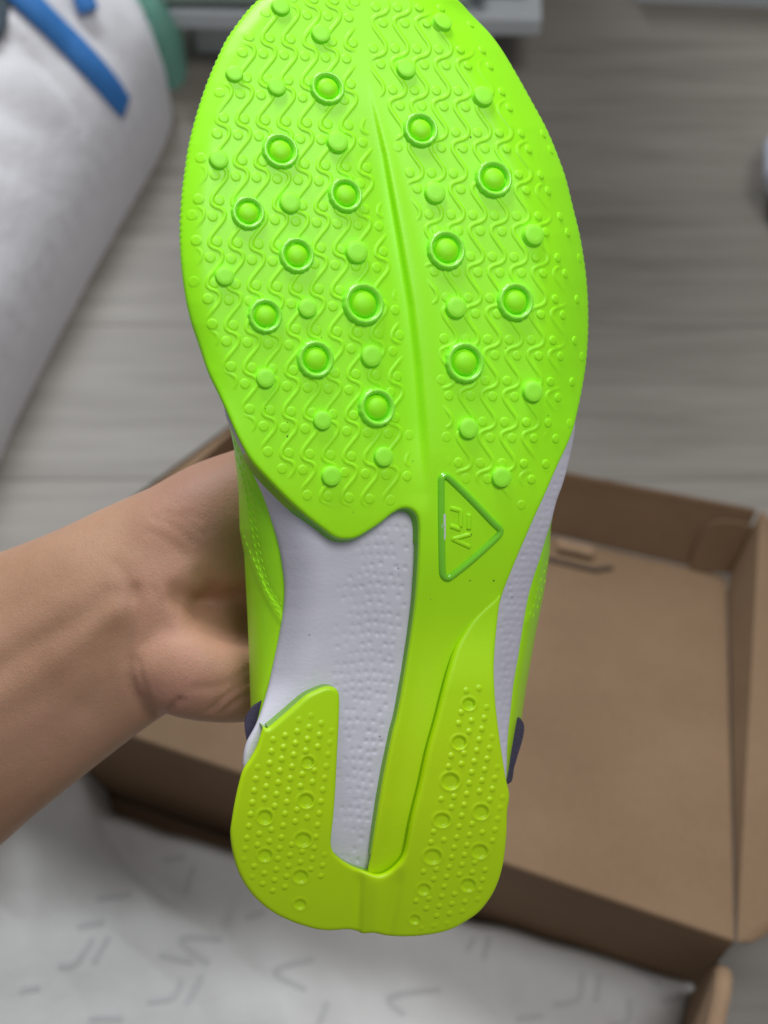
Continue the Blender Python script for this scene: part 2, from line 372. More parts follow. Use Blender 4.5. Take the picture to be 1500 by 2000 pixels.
def wr_q(P, t):
    x, y = P[:, 0], P[:, 1]
    u = x * 0.55 + y * 0.83; v = x * 0.83 - y * 0.55
    z = 0.008 * np.sin(26 * u + 3 * np.sin(9 * v)) * np.sin(15 * v + 1) + 0.004 * np.sin(55 * u + 20 * v) * np.sin(31 * v - 8 * u)
    z += 0.005 * np.abs(np.sin(48 * v + 3 * np.sin(18 * u)))
    r1 = np.hypot(x + 0.62, y - 0.35); r2 = np.hypot(x + 0.15, y - 1.45)
    z += -0.011 * np.exp(-(np.sin(r1 * 44) / .30) ** 2) * sstep(-.2, .4, np.sin(r2 * 16)) + -0.010 * np.exp(-(np.sin(r2 * 50) / .30) ** 2) * sstep(-.2, .4, -np.sin(r1 * 13))
    return z * sstep(0, .35, t)
QO = [(214, -20), (268, 28), (306, 92), (326, 160), (318, 206), (286, 274), (198, 424), (112, 580), (18, 760), (-55, 905), (-330, 1300), (-900, 1100), (-900, -400), (90, -400), (170, -140)]
QUILT, qo = heap('quilt', QO, 0.035, 0.135, 0.13, M_QUILT, wr_q, 0.0068)
tag(QUILT, 'puffy white quilt heaped on the floor at the upper left', 'quilt')
QT = np.array(QUILT.location)
def quilt_hit(px, py):
    bvh = QB
    d = Vector(np.array([(px - 750) / FPX, (1000 - py) / FPX, -1.0]) @ R3.T).normalized()
    h = bvh.ray_cast(Vector(CPOS - QT), d)
    return (np.array(h[0]) + QT) if h[0] is not None else on_z(px, py, 0.15)
from mathutils.bvhtree import BVHTree
me = QUILT.data; QB = BVHTree.FromPolygons([v.co.copy() for v in me.vertices], [list(p.vertices) for p in me.polygons])
def simple_mat(name, a, c, rough, scale=200, bs=0.3, bd=0.0008):
    m, nt, b = new_mat(name); nz = noise(nt, scale, 3); r = ramp(nt, nz.outputs[0], [(0.3, a), (0.7, c)])
    nt.links.new(r.outputs[0], b.inputs['Base Color']); b.inputs['Roughness'].default_value = rough; bump(nt, b, nz.outputs[0], bs, bd); return m
M_BLUE = simple_mat('blue_webbing', (0.024, 0.15, 0.43), (0.033, 0.19, 0.50), 0.7)
M_TEAL = simple_mat('teal_cloth', (0.13, 0.33, 0.25), (0.17, 0.39, 0.30), 0.8, 30)
M_SLATE = simple_mat('slate_cloth', (0.05, 0.075, 0.095), (0.08, 0.11, 0.13), 0.8, 40)
def strap(name, path, wpx, label):
    c = resample(catmull(np.array(path, float), 8), 6, False)
    tg = np.gradient(c, axis=0); tg /= np.linalg.norm(tg, axis=1)[:, None]; nn = np.stack([-tg[:, 1], tg[:, 0]], 1)
    cen = np.array([quilt_hit(*p) for p in c])
    for _ in range(8): cen[1:-1] = (cen[:-2] + cen[1:-1] * 2 + cen[2:]) / 4
    rows = []
    cen[:, 2] += 0.010
    T = np.gradient(cen, axis=0); T /= np.linalg.norm(T, axis=1)[:, None]
    tocam = CPOS - cen; tocam /= np.linalg.norm(tocam, axis=1)[:, None]
    Wd = np.cross(T, np.array([0, 0, 1.0]) * .8 + tocam * .4); Wd /= np.linalg.norm(Wd, axis=1)[:, None]
    Nn = np.cross(Wd, T); dep = np.linalg.norm(cen - CPOS, axis=1)
    hw = (wpx / 2 / FPX * dep).mean()
    prof = [(-1, 0), (-0.97, .0012), (0, .0016), (.97, .0012), (1, 0), (.97, -.0012), (-.97, -.0012)]
    V = np.vstack([cen + Wd * (a * hw) + Nn * h_ for a, h_ in prof]); n = len(cen); k = len(prof)
    F = [[q_ * n + i, q_ * n + i + 1, ((q_ + 1) % k) * n + i + 1, ((q_ + 1) % k) * n + i] for q_ in range(k) for i in range(n - 1)]
    F += [[q_ * n for q_ in range(k)], [q_ * n + n - 1 for q_ in range(k)][::-1]]
    c0 = cen.mean(0); o = obj(name, mesh_np(name, V - c0, F, M_BLUE), None, Matrix.Translation(Vector(c0)))
    tag(o, label, 'strap', 'blue straps lying on the quilt')
strap('strap', [(-40, -90), (-8, -50), (42, 4), (100, 62), (160, 122), (205, 172), (249, 228)], 48, 'long bright blue strap lying slantwise across the white quilt')
strap('strap', [(138, -90), (150, -46), (160, -12), (168, 14), (178, 42)], 36, 'short darker blue strap end at the top of the quilt')
TE, _ = heap('cushion', [(215, -40), (270, -20), (314, 12), (346, 26), (352, 54), (340, 84), (300, 90), (220, 40)], 0.05, 0.07, 0.09, M_TEAL, lambda P, t: 0 * t, 0.008)
tag(TE, 'teal rounded cushion edge showing behind the white quilt', 'cushion')
p = quilt_hit(-53, 46)
bm = bmesh.new(); bmesh.ops.create_uvsphere(bm, u_segments=32, v_segments=20, radius=1)
for v in bm.verts:
    n_ = math.sin(v.co.x * 5 + v.co.y * 4) * .08 + math.sin(v.co.z * 7 + v.co.x * 3) * .05
    v.co = Vector((v.co.x * .045, v.co.y * .06, v.co.z * .022)) * (1 + n_)
me = bpy.data.meshes.new('sock'); bm.to_mesh(me); bm.free(); me.materials.append(M_SLATE); me.polygons.foreach_set('use_smooth', [True] * len(me.polygons))
o = obj('folded_cloth', me, None, Matrix.Translation(Vector(p) + Vector((-0.012, 0.01, 0.012)))); tag(o, 'dark slate folded cloth on the quilt at the top left corner', 'cloth')

# ------------------------------------------------------------------ cabinet, baseboard, pale bundle
M_CAB = simple_mat('white_lacquer', (0.50, 0.53, 0.54), (0.55, 0.58, 0.59), 0.35, 20, 0.05)
M_GREENEDGE = simple_mat('pale_green_edge', (0.28, 0.37, 0.31), (0.33, 0.42, 0.36), 0.4, 20, 0.05)
cR = on_z(1030, 69, 0.055); cL = on_z(300, 54, 0.055)
cx = cR - cL; CW = np.linalg.norm(cx); cx /= CW; cy = np.array([-cx[1], cx[0], 0])
ang = math.atan2(cx[1], cx[0])
CM = Matrix.Translation(Vector((cL + cR) / 2 * np.array([1, 1, 0]))) @ Matrix.Rotation(ang, 4, 'Z')
CAB = empty('cabinet', CM); tag(CAB, 'low white cabinet with a pale green trimmed door behind the toe of the shoe', 'cabinet')
def cb(name, sx, sy, sz, x, y, z, m, bev=0.002): return obj(name, box_mesh(name, sx, sy, sz, m, bev), CAB, Matrix.Translation((x, y, z)))
cb('carcass', CW, 0.40, 0.60, 0, 0.225, 0.075 + 0.30, M_CAB)
cb('bottom_rail', CW + .012, 0.43, 0.022, 0.006, 0.215, 0.063, M_CAB, 0.004)
cb('door_panel', CW - 0.06, 0.018, 0.50, -0.03, 0.014, 0.345, M_CAB, 0.003)
cb('door_edge', 0.012, 0.022, 0.50, CW / 2 - 0.040, 0.012, 0.345, M_GREENEDGE, 0.002)
cb('door_edge', CW - 0.05, 0.022, 0.012, -0.03, 0.011, 0.088, M_GREENEDGE, 0.002)
for sx_ in (-1, 1):
    for y_ in (0.05, 0.38): cb('foot', 0.04, 0.04, 0.052, sx_ * (CW / 2 - 0.05), y_, 0.026, M_CAB, 0.003)
bR_ = on_z(1560, 16, 0.0); bL_ = on_z(1240, 4, 0.0)
bx = bR_ - bL_; bx /= np.linalg.norm(bx)
c = (bL_ + bx * 0.6); me = bpy.data.meshes.new('baseboard')
bm = bmesh.new()
pr = [(0, 0), (0, .06), (.004, .072), (.010, .078), (.016, .08), (.016, 0)]
n2_ = np.array([-bx[1], bx[0], 0])
ra = [bm.verts.new(Vector(-bx * 0.6 + n2_ * a + np.array([0, 0, z]))) for a, z in pr]; rb_ = [bm.verts.new(Vector(bx * 0.9 + n2_ * a + np.array([0, 0, z]))) for a, z in pr]
for i in range(6): bm.faces.new([ra[i], rb_[i], rb_[(i + 1) % 6], ra[(i + 1) % 6]])
bm.faces.new(ra); bm.faces.new(rb_[::-1]); bmesh.ops.recalc_face_normals(bm, faces=bm.faces); bm.to_mesh(me); bm.free(); me.materials.append(M_CAB)
o = obj('baseboard', me, None, Matrix.Translation(Vector(c))); tag(o, 'white baseboard strip at the far end of the floor in the upper right', 'baseboard')
M_PALE = simple_mat('pale_blue_plush', (0.55, 0.58, 0.68), (0.64, 0.67, 0.76), 0.9, 120, 0.6)
p = on_z(1588, 342, 0.035)
bm = bmesh.new(); bmesh.ops.create_uvsphere(bm, u_segments=36, v_segments=24, radius=1)
for v in bm.verts:
    x, y, z = v.co; f_ = 1 + .05 * math.sin(6 * x + 3 * z) + .04 * math.sin(9 * y)
    toe = 1 - .25 * max(0, y); v.co = Vector((x * .042 * toe, y * .06, z * .035 * (1 - .35 * max(0, -y)))) * f_
me = bpy.data.meshes.new('slipper'); bm.to_mesh(me); bm.free(); me.materials.append(M_PALE); me.polygons.foreach_set('use_smooth', [True] * len(me.polygons))
o = obj('plush_slipper', me, None, Matrix.Translation(Vector(p)) @ Matrix.Rotation(.3, 4, 'Z')); tag(o, 'pale blue plush slipper toe on the floor at the right edge', 'slipper')

# ------------------------------------------------------------------ the shoe: outlines traced as (px, py)
FORE_L = [(640, -44), (566, -28), (503, 0), (451, 63), (428, 106), (405, 160), (384, 223), (369, 282), (360.5, 337), (355, 381), (352, 434), (352, 475), (354, 510), (358, 547), (365, 591), (375, 632), (390, 676), (407, 726), (428, 770), (444, 805), (466, 855), (490, 897)]
FORE_D = [(520, 931), (560, 972), (600, 1008), (632, 1033), (653, 1048), (672, 1053), (696, 1050), (720, 1037), (747, 1019), (768, 1002), (787, 993), (803, 995), (814, 1005), (819, 1022), (820, 1050), (817, 1120), (811, 1190), (800, 1267), (787, 1347), (777, 1400), (767, 1440), (750, 1524), (736, 1608), (726, 1672), (719, 1720)]
FORE_E = [(745, 1745), (800, 1715), (842, 1560), (880, 1420), (915, 1310), (948, 1240), (972, 1195)]
FORE_R = [(985, 1155), (998, 1122), (1014, 1083), (1030, 1046), (1048, 1005), (1066, 966), (1089, 913), (1107, 875), (1121, 840), (1133, 790), (1142, 743), (1148, 699), (1151, 649), (1151, 597), (1148, 547), (1142, 500), (1134, 455), (1121, 402), (1107, 346), (1089, 296), (1069, 249), (1042, 199), (1013, 147), (983, 97), (957, 62), (922, 26), (895, -2), (850, -28), (790, -44), (715, -50)]
HEEL = [(516, 1421), (525, 1423), (552, 1401), (580, 1376), (600, 1359), (619, 1349), (636, 1342.5), (649, 1342), (659, 1347), (664, 1360), (664, 1398), (660.5, 1468), (657, 1538), (653, 1594), (649, 1630), (648, 1650), (652, 1664), (664, 1677), (681, 1689), (697, 1697), (711, 1702), (722, 1706), (736, 1710), (750, 1709), (767, 1700), (783, 1685), (791, 1672), (796, 1655), (806, 1602), (823, 1532), (837, 1468), (854, 1406), (870, 1342), (881, 1300), (891, 1267), (902, 1244), (920, 1215), (941, 1192), (962, 1174), (979, 1162), (975, 1200), (970, 1250), (967, 1300), (968, 1342), (971, 1384), (977, 1434), (984, 1482), (991, 1524), (996.5, 1549), (996.5, 1564), (993, 1585), (992, 1622), (989, 1658), (984, 1692), (974, 1726), (960, 1754), (938, 1782), (912, 1801), (887, 1815), (859, 1824), (826, 1829), (792, 1831), (756, 1829), (733, 1824), (711, 1825), (698, 1820), (680, 1817), (647, 1819), (622, 1817), (602, 1812), (580, 1805), (558, 1796), (535, 1784), (516, 1770), (496, 1751), (479, 1728), (465, 1700), (455, 1664), (451, 1630), (454, 1602), (460, 1566), (468, 1530), (476, 1504), (490, 1482), (502, 1460), (510, 1436)]
WHITE_L = [(441, 806), (449, 830), (460, 852), (472, 878), (493, 920), (515, 968), (533, 1021), (547, 1072), (554, 1115), (557, 1150), (555, 1190), (547, 1240), (536, 1293), (526, 1339), (517, 1372), (507, 1402), (497, 1424), (484, 1448), (478, 1468), (476, 1490), (477, 1512)]
HEEL_IN = [(470, 1560), (462, 1620), (468, 1690), (495, 1738), (545, 1778), (620, 1806), (720, 1812), (800, 1818), (870, 1810), (925, 1780), (962, 1730), (980, 1650), (984, 1580), (990, 1530)]
WHITE_R = [(992, 1500), (992, 1468), (995, 1426), (999, 1390), (1005, 1336), (1014, 1283), (1022, 1231), (1032, 1174), (1043, 1132), (1056, 1093), (1069, 1049), (1079, 1018), (1089, 979), (1099, 952), (1107, 926), (1115, 893), (1121, 866), (1125, 838), (1124, 800)]
MID_TOP = [(1116, 735), (1122, 600), (1120, 460), (1080, 310), (1000, 150), (900, 20), (780, -25), (640, -25), (520, 10), (430, 140), (378, 330), (368, 460), (380, 590), (424, 712), (437, 778)]
FORE = np.array(FORE_L + FORE_D + FORE_E + FORE_R)
XRR = np.array(sorted([(y, x) for x, y in FORE_R])); XLL = np.array(sorted([(y, x) for x, y in FORE_L]))
GRV = np.array([(140, 712), (150, 716), (199, 725), (302, 748), (469, 775), (597, 795), (714, 807), (831, 815), (905, 819), (965, 822)], float)

TILT = 0.30
def base_z(px, py):
    """height (m) of the sole's mean surface towards the viewer: a rocker, tilted a little to the right"""
    px = np.asarray(px, float); py = np.asarray(py, float)
    z = -TILT * (px - 750) * PXM
    z = z - 0.0135 * (np.maximum(0, 700 - py) / 740) ** 2
    s = 60 * np.logaddexp(0, (py - 980) / 60.0); z = z - 0.13 * s * PXM
    z = z - 0.0035 * np.exp(-((py - 1260) / 170) ** 2)
    z = z - 0.007 * (np.maximum(0, py - 1560) / 270) ** 2
    return z
def fore_h(px, py):
    px = np.asarray(px, float); py = np.asarray(py, float)
    xr = np.interp(py, XRR[:, 0], XRR[:, 1]); xl = np.interp(py, XLL[:, 0], XLL[:, 1])
    fr = (1 - sstep(560, 1000, py)) * sstep(-60, 60, py)
    h = -0.0145 * np.clip(1 - (xr - px) / 105, 0, 1.3) ** 2.2 * (0.10 + 0.90 * fr)
    h = h - 0.0030 * np.clip(1 - (px - xl) / 55, 0, 1.3) ** 2 * (1 - sstep(640, 860, py))
    # flex crease: a gentle left flank, a steep right wall, a soft shoulder
    xg = np.interp(py, GRV[:, 0], GRV[:, 1]); dep = 0.0019 * sstep(140, 420, py) * (1 - 0.75 * sstep(820, 990, py)) * (1 - sstep(960, 1010, py)) * (py < 1010)
    wd = np.interp(py, [150, 300, 600, 800, 920], [3, 7, 16, 22, 26])
    t = px - xg
    left = np.exp(-(np.minimum(t, 0) / 52) ** 2); rightw = 1 - sstep(0, 1, t / wd)
    h = h - dep * np.where(t < 0, left, rightw) + 0.00045 * sstep(150, 420, py) * (1 - sstep(880, 980, py)) * np.exp(-((t - wd * 1.6) / (wd * 1.3 + 3)) ** 2)
    # shank dips in its middle
    h = h - 0.0008 * sstep(1080, 1250, py) * np.exp(-((px - (np.interp(py, [1100, 1700], [850, 755]))) / 30) ** 2)
    return h
HO_F = 0.0042
def Zfore(px, py): return base_z(px, py) + fore_h(px, py) + HO_F
HOLES = [(601.6, 1489, 11), (598, 1564, 14), (517.6, 1596, 13.5), (592, 1640, 15), (517.6, 1670.5, 13), (587, 1712, 14), (586, 1766, 11), (916, 1375, 11.5), (897, 1450, 13), (880, 1526, 16), (863.4, 1602, 15), (845, 1673, 16), (939.6, 1586, 14), (937, 1663, 15), (914, 1729, 14), (828, 1737, 12), (810, 1796, 10)]
def heel_h(px, py, holes=True):
    px = np.asarray(px, float); py = np.asarray(py, float); h = np.zeros_like(px + py)
    t = sstep(1690, 1730, py)
    h = h + t * (0.0008 * np.exp(-((px - np.interp(py, [1710, 1830], [738, 733])) / 20) ** 2) - 0.0009 * np.exp(-((px - np.interp(py, [1710, 1830], [703, 697])) / 9) ** 2) - 0.0009 * np.exp(-((px - np.interp(py, [1710, 1830], [780, 756])) / 12) ** 2))
    # worn in crowns of the two lobes
    h = h + 0.0006 * np.exp(-((px - np.interp(py, [1350, 1800], [600, 560])) / 70) ** 2)
    if holes:
        for x, y, r in HOLES:
            d = np.hypot(px - x, (py - y) * (1.08 if y < 1600 else 1.2)) / r
            h = h - 0.0010 * (1 - sstep(0.80, 1.05, d)) * np.interp(y, [1400, 1760], [1, .75]) + 0.00025 * np.exp(-((d - 1.22) / .16) ** 2)
    return h
def Zheel(px, py):
    step = 0.0010 + (0.0043 * sstep(1150, 1350, py) - 0.0010) * sstep(665, 800, px)
    return base_z(px, py) + HO_F - 0.0006 + step + heel_h(px, py)
NZ = np.array([TILT, 0, 1.0]); NZ /= np.linalg.norm(NZ)
def place(px, py, Z):
    P = cam_pt(px, py, D - Z); P[:, 2] += D; return P

def sheet(name, outline, step, Zf, wall, mat, draft=None, wall_mat=None, edge_r=5.0, edge_d=0.0008, parent=SHOE, nsub=8, crisp=None):
    """a moulded slab: traced outline, height field on top, rounded rim, side wall"""
    B = resample(catmull(outline, nsub, True), step)
    area2 = np.sum(B[:, 0] * np.roll(B[:, 1], -1) - np.roll(B[:, 0], -1) * B[:, 1])
    if area2 < 0: B = B[::-1]
    nB = len(B); tg = np.roll(B, -1, 0) - np.roll(B, 1, 0); tg /= np.linalg.norm(tg, axis=1)[:, None] + 1e-9
    inn = np.stack([-tg[:, 1], tg[:, 0]], 1)
    if not inside(B[::7] + inn[::7] * 1.0, B).mean() > 0.5: inn = -inn
    pts = [B]
    for k in (edge_r * .22, edge_r * .55, edge_r * 1.05):
        q_ = B + inn * k; d, _ = dist_to(q_, B); q_ = q_[(d > k * 0.93) & inside(q_, B)]; pts.append(q_)
    lo, hi = B.min(0), B.max(0); gx, gy = np.meshgrid(np.arange(lo[0], hi[0], step), np.arange(lo[1], hi[1], step * .87))
    gx[1::2] += step / 2; G = np.stack([gx.ravel(), gy.ravel()], 1); G = G[inside(G, B)]; d, _ = dist_to(G, B); G = G[d > edge_r * 1.05 + step * .6]
    pts.append(G); P = np.vstack(pts)
    v, e, f, *_ = delaunay_2d_cdt([Vector(p_) for p_ in P], [(i, (i + 1) % nB) for i in range(nB)], [], 1, 1e-6)
    P = np.array([[q_.x, q_.y] for q_ in v]); d, _ = dist_to(P, B); d[:nB] = 0
    V = place(P[:, 0], P[:, 1], Zf(P[:, 0], P[:, 1]))
    t = np.clip(d / edge_r, 0, 1); V = V - NZ * (edge_d * (1 - np.sqrt(np.maximum(0, 1 - (1 - t) ** 2))))[:, None]
    F = [list(q_) for q_ in f]
    top = V[:nB]; dr = np.zeros(nB) if draft is None else draft(B)
    out = -inn; prev = list(range(nB)); allV = [V]; cnt = len(V); wf = set()
    # keep ids of the input boundary (the triangulation keeps the order of its input points)
    for k, fr in enumerate((0.1, 0.45, 1.0)):
        ringv = top - np.where((dr > 0.5)[:, None], NZ[None, :], np.array([[0, 0, 1.0]])) * (wall * fr) + np.column_stack([out[:, 0], -out[:, 1], np.zeros(nB)]) * (dr * fr * PXM)[:, None]
        allV.append(ringv); cur = list(range(cnt, cnt + nB)); cnt += nB
        for i in range(nB):
            j = (i + 1) % nB; F.append([prev[i], prev[j], cur[j], cur[i]])
            if dr[i] > 0.5 and k > 0: wf.add(len(F) - 1)
        prev = cur
    V = np.vstack(allV)
    me = mesh_np(name, V, F, mat)
    if wall_mat:
        me.materials.append(wall_mat); me.polygons.foreach_set('material_index', [1 if i in wf else 0 for i in range(len(F))])
    bm = bmesh.new(); bm.from_mesh(me)
    bmesh.ops.recalc_face_normals(bm, faces=bm.faces); bm.to_mesh(me); bm.free()
    me.polygons.foreach_set('use_smooth', [True] * len(me.polygons))
    return obj(name, me, parent), B

# scalloped toe rim: small moulded teeth along the upper left edge
FO = resample(catmull(FORE, 8, True), 3.0)
c_ = FO.mean(0); s_ = np.r_[0, np.cumsum(np.linalg.norm(np.diff(FO, axis=0), axis=1))]
scal = 1.3 * np.sin(s_ / 13.0 * 2 * np.pi) * (1 - sstep(430, 560, FO[:, 1])) * (FO[:, 0] < 700) + 0.6 * np.sin(s_ / 15 * 2 * np.pi) * (FO[:, 0] > 1000) * (FO[:, 1] < 800)
dv = FO - np.array([740, 500]); dv /= np.linalg.norm(dv, axis=1)[:, None]; FO = FO + dv * scal[:, None]
def draft_fore(B):
    x, y = B[:, 0], B[:, 1]
    return np.where((x < 840), 4.0 + 5.0 * (y < 1060), 0.0) * sstep(870, 930, y) * (1 - sstep(1600, 1690, y)) - 5.0 * (x < 480) - 5 * (x > 1000)
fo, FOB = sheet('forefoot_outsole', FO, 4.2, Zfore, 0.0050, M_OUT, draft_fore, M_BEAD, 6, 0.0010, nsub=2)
def draft_heel(B):
    x, y = B[:, 0], B[:, 1]
    inner = ((x > 640) & (x < 966) & (y < 1716)) | ((y < 1423) & (x <= 640))
    return np.where(inner, 3.5, -6.0)
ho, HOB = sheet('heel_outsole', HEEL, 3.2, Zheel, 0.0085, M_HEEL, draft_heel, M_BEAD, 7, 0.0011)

# foam midsole
MID = np.array(WHITE_L + HEEL_IN + WHITE_R + MID_TOP)
WLa = np.array(sorted([(y, x) for x, y in WHITE_L])); WRa = np.array(sorted([(y, x) for x, y in WHITE_R]))
dimp = []
for j in range(36):
    for i in range(0, 12):
        y = 1032 + j * 19; xr_ = np.interp(y, [1019, 1120, 1187, 1259, 1347, 1440, 1538, 1692], [806, 805, 797, 787, 774, 756, 740, 712])
        x = xr_ - 14 - i * 15.5 - (j % 2) * 7.5 + 4 * math.sin(j * .9)
        lim = np.interp(y, [1040, 1120, 1300, 1400, 1680], [70, 120, 125, 85, 42])
        if xr_ - 8 - x < lim + 14 * math.sin(j * 1.3) and RNG.random() > .12:
            fd_ = 1 - .6 * max(0, (xr_ - x) / lim - .4); dimp.append((x + RNG.normal(0, 1.6), y - 5 * math.sin(i * .5) + RNG.normal(0, 1.6), RNG.uniform(.6, 1.2) * fd_, 1))
for j in range(48):
    for i in range(7):
        y = 890 + j * 14; x0 = np.interp(y, [885, 927, 1005, 1083, 1155, 1223, 1317, 1397, 1500], [1104, 1087, 1048, 1014, 985, 971, 968, 972, 985])
        dimp.append((x0 + 7 + i * 12.5 + (j % 2) * 6 + RNG.normal(0, 1.4), y + RNG.normal(0, 1.4), RNG.uniform(.5, 1.2), 1))
dimp = np.array(dimp)
def Zmid(px, py):
    px = np.asarray(px, float); py = np.asarray(py, float)
    wl = np.interp(py, WLa[:, 0], WLa[:, 1]); wr = np.interp(py, WRa[:, 0], WRa[:, 1])
    z = base_z(px, py) - 0.0004
    z = z - 0.0085 * np.clip(1 - (px - wl) / 85, 0, 1.1) ** 2 * sstep(780, 900, py) * (1 - 0.8 * sstep(1310, 1430, py))
    z = z - 0.0100 * np.clip(1 - (wr - px) / 75, 0, 1.1) ** 1.8 * sstep(780, 900, py) * (1 - 0.6 * sstep(1350, 1520, py))
    z = z - 0.0012 * np.exp(-((px - 680) / 60) ** 2) * np.exp(-((py - 1180) / 130) ** 2)
    z = z - 0.016 * (1 - sstep(700, 835, py)) - 0.004 * (1 - sstep(300, 700, py))
    if px.size > 500:
        Q = np.stack([px.ravel(), py.ravel()], 1); d, j = dist_to(Q, dimp[:, :2])
        z = z - (0.00048 * dimp[j, 2] * np.exp(-(d / 4.0) ** 2)).reshape(z.shape)
        z = z + (0.00010 * np.sin(px / 23 + py / 31) * np.sin(py / 17 - px / 41)) * sstep(860, 960, py)
    return z
mid, MB = sheet('midsole', MID, 3.2, Zmid, 0.016, M_FOAM, lambda B: np.full(len(B), -8.0), None, 5, 0.0012)

# ------------------------------------------------------------------ tread relief
def frame(px, py, Zf, e=2.0):
    P = place(np.array([px, px + e, px, px - e, px]), np.array([py, py, py - e, py, py + e]), np.array([float(Zf(np.array([a]), np.array([c]))[0]) for a, c in ((px, py), (px + e, py), (px, py - e), (px - e, py), (px, py + e))]))
    X = P[1] - P[3]; Y = P[2] - P[4]; X /= np.linalg.norm(X); Zn = np.cross(X, Y); Zn /= np.linalg.norm(Zn); Y = np.cross(Zn, X)
    return P[0], X, Y, Zn
def mat_at(px, py, Zf, sc=1.0, lift=0.0, rot=0.0, sz=None):
    p, X, Y, Zn = frame(px, py, Zf); p = p + Zn * lift
    c, s = math.cos(rot), math.sin(rot); X2 = X * c + Y * s; Y2 = -X * s + Y * c; sz = sc if sz is None else sz
    return Matrix([[X2[0] * sc, Y2[0] * sc, Zn[0] * sz, p[0]], [X2[1] * sc, Y2[1] * sc, Zn[1] * sz, p[1]], [X2[2] * sc, Y2[2] * sc, Zn[2] * sz, p[2]], [0, 0, 0, 1]])
def lathe(name, prof, seg, mat, wob=None, cap=True):
    V, F = [], []
    for k, (r, z) in enumerate(prof):
        for i in range(seg):
            a = 2 * math.pi * i / seg; rr = r * (1 + (wob(a, k) if wob else 0)); V.append((rr * math.cos(a), rr * math.sin(a), z))
    n = len(prof)
    for k in range(n - 1):
        for i in range(seg): j = (i + 1) % seg; F.append([k * seg + i, k * seg + j, (k + 1) * seg + j, (k + 1) * seg + i])
    if cap: F.append([(n - 1) * seg + i for i in range(seg)])
    return mesh_np(name, np.array(V), F, mat)
RINGS = [(638.6, 173.6, 33), (547, 296, 34), (484, 416.5, 31), (674, 382, 33), (579, 499, 33), (517.5, 617, 32), (708.7, 594, 40), (615.7, 702, 35), (735, 796, 36), (820.7, 254.6, 34.5), (963, 350.5, 37), (870.5, 489, 38), (1005.5, 589.5, 37), (906.6, 708, 39)]
LUGS = [(548, 15, 18), (626, 68, 19), (458, 146, 16), (540, 171, 18), (658, 279, 21), (427, 313, 18), (566, 397, 20), (695, 493, 22), (438, 540, 18), (599.6, 602.5, 18), (724, 696, 21), (518, 739, 18), (629, 821, 18), (748, 892, 19), (646.5, 929.6, 19), (862, 46, 20), (792, 136, 20), (942, 190, 21), (848.5, 378, 21), (1040, 460, 22), (889.6, 601, 21), (1039, 765, 21), (913.6, 837, 20), (978, 932, 20)]
rings_me = []
for v_ in range(3):
    ph = RNG.uniform(0, 6, 4)
    wob = lambda a, k, ph=ph: (0.012 * math.sin(13 * a + ph[0]) + 0.012 * math.sin(17 * a + ph[1])) * (1 if k < 4 else 0.3) + 0.01 * math.sin(2 * a + ph[2])
    rings_me.append(lathe('stud_rim', [(1.08, -.10), (1.05, .03), (1.02, .18), (.985, .27), (.93, .31), (.86, .31), (.79, .27), (.73, .17), (.69, .04), (.67, -.06)], 56, M_RIM, wob, False))
core_me = lathe('stud_core', [(.71, -.05), (.68, .02), (.62, .14), (.52, .24), (.38, .31), (.20, .345), (.03, .35)], 40, M_CORE)
lug_me = lathe('lug', [(1.12, -.08), (1.05, .02), (1.0, .16), (.985, .36), (.955, .45), (.90, .485), (.5, .50), (.1, .50)], 40, M_LUG)
for i, (x, y, r_) in enumerate(RINGS):
    st = obj('ring_stud', rings_me[i % 3], SHOE, mat_at(x, y, Zfore, r_ * PXM, 0, RNG.uniform(0, 6)))
    co = obj('stud_core', core_me, st)
for x, y, r_ in LUGS: obj('lug', lug_me, SHOE, mat_at(x, y, Zfore, r_ * PXM, 0))
def stud_clear(P, pad):
    m = np.ones(len(P), bool)
    for x, y, r_ in RINGS: m &= np.hypot(P[:, 0] - x, P[:, 1] - y) > r_ + pad
    for x, y, r_ in LUGS: m &= np.hypot(P[:, 0] - x, P[:, 1] - y) > r_ + pad
    return m
TRI = np.array([(862, 922), (985, 1037), (870, 1140), (850, 1120), (853, 940)])
def fade(P, side, nub=False):
    d, _ = dist_to(P, FOB); x, y = P[:, 0], P[:, 1]
    xg = np.interp(y, GRV[:, 0], GRV[:, 1]); xr = np.interp(y, XRR[:, 0], XRR[:, 1]); xl = np.interp(y, XLL[:, 0], XLL[:, 1])
    inn = inside(P, FOB)
    if side < 0:
        f = sstep(20, 52, d) * sstep(12, 34, xg - x) * (1 - sstep(965, 1000, y))
        if nub: f = sstep(14, 40, d) * sstep(12, 26, xg - x) * (1 - sstep(965, 1000, y))
    else:
        gap = np.interp(y, [150, 250, 420, 900], [6, 22, 40, 52])
        low = 905 + (x - 850) * 0.46
        f = (sstep(34, 70, d) if not nub else sstep(9, 16, d)) * sstep(0, 18, x - xg - gap) * (1 - sstep(-16, 10, y - low))
        tri = inside(P, (TRI - TRI.mean(0)) * 1.22 + TRI.mean(0)); f = f * ~tri
    return f * inn
CTL_L = np.array([(-45, 0), (-41, 25), (-20, 42), (12, 52), (38, 69), (47, 98), (37, 134), (0, 187), (-35, 240)]) / 3.409
CTL_R = np.array([(-50, 0), (-43, 34), (0, 94), (40, 146), (50, 182), (42, 211), (16, 230), (-18, 241), (-42, 257)]) / 3.409
TP = 275 / 3.409
ridges = []; nubs = []
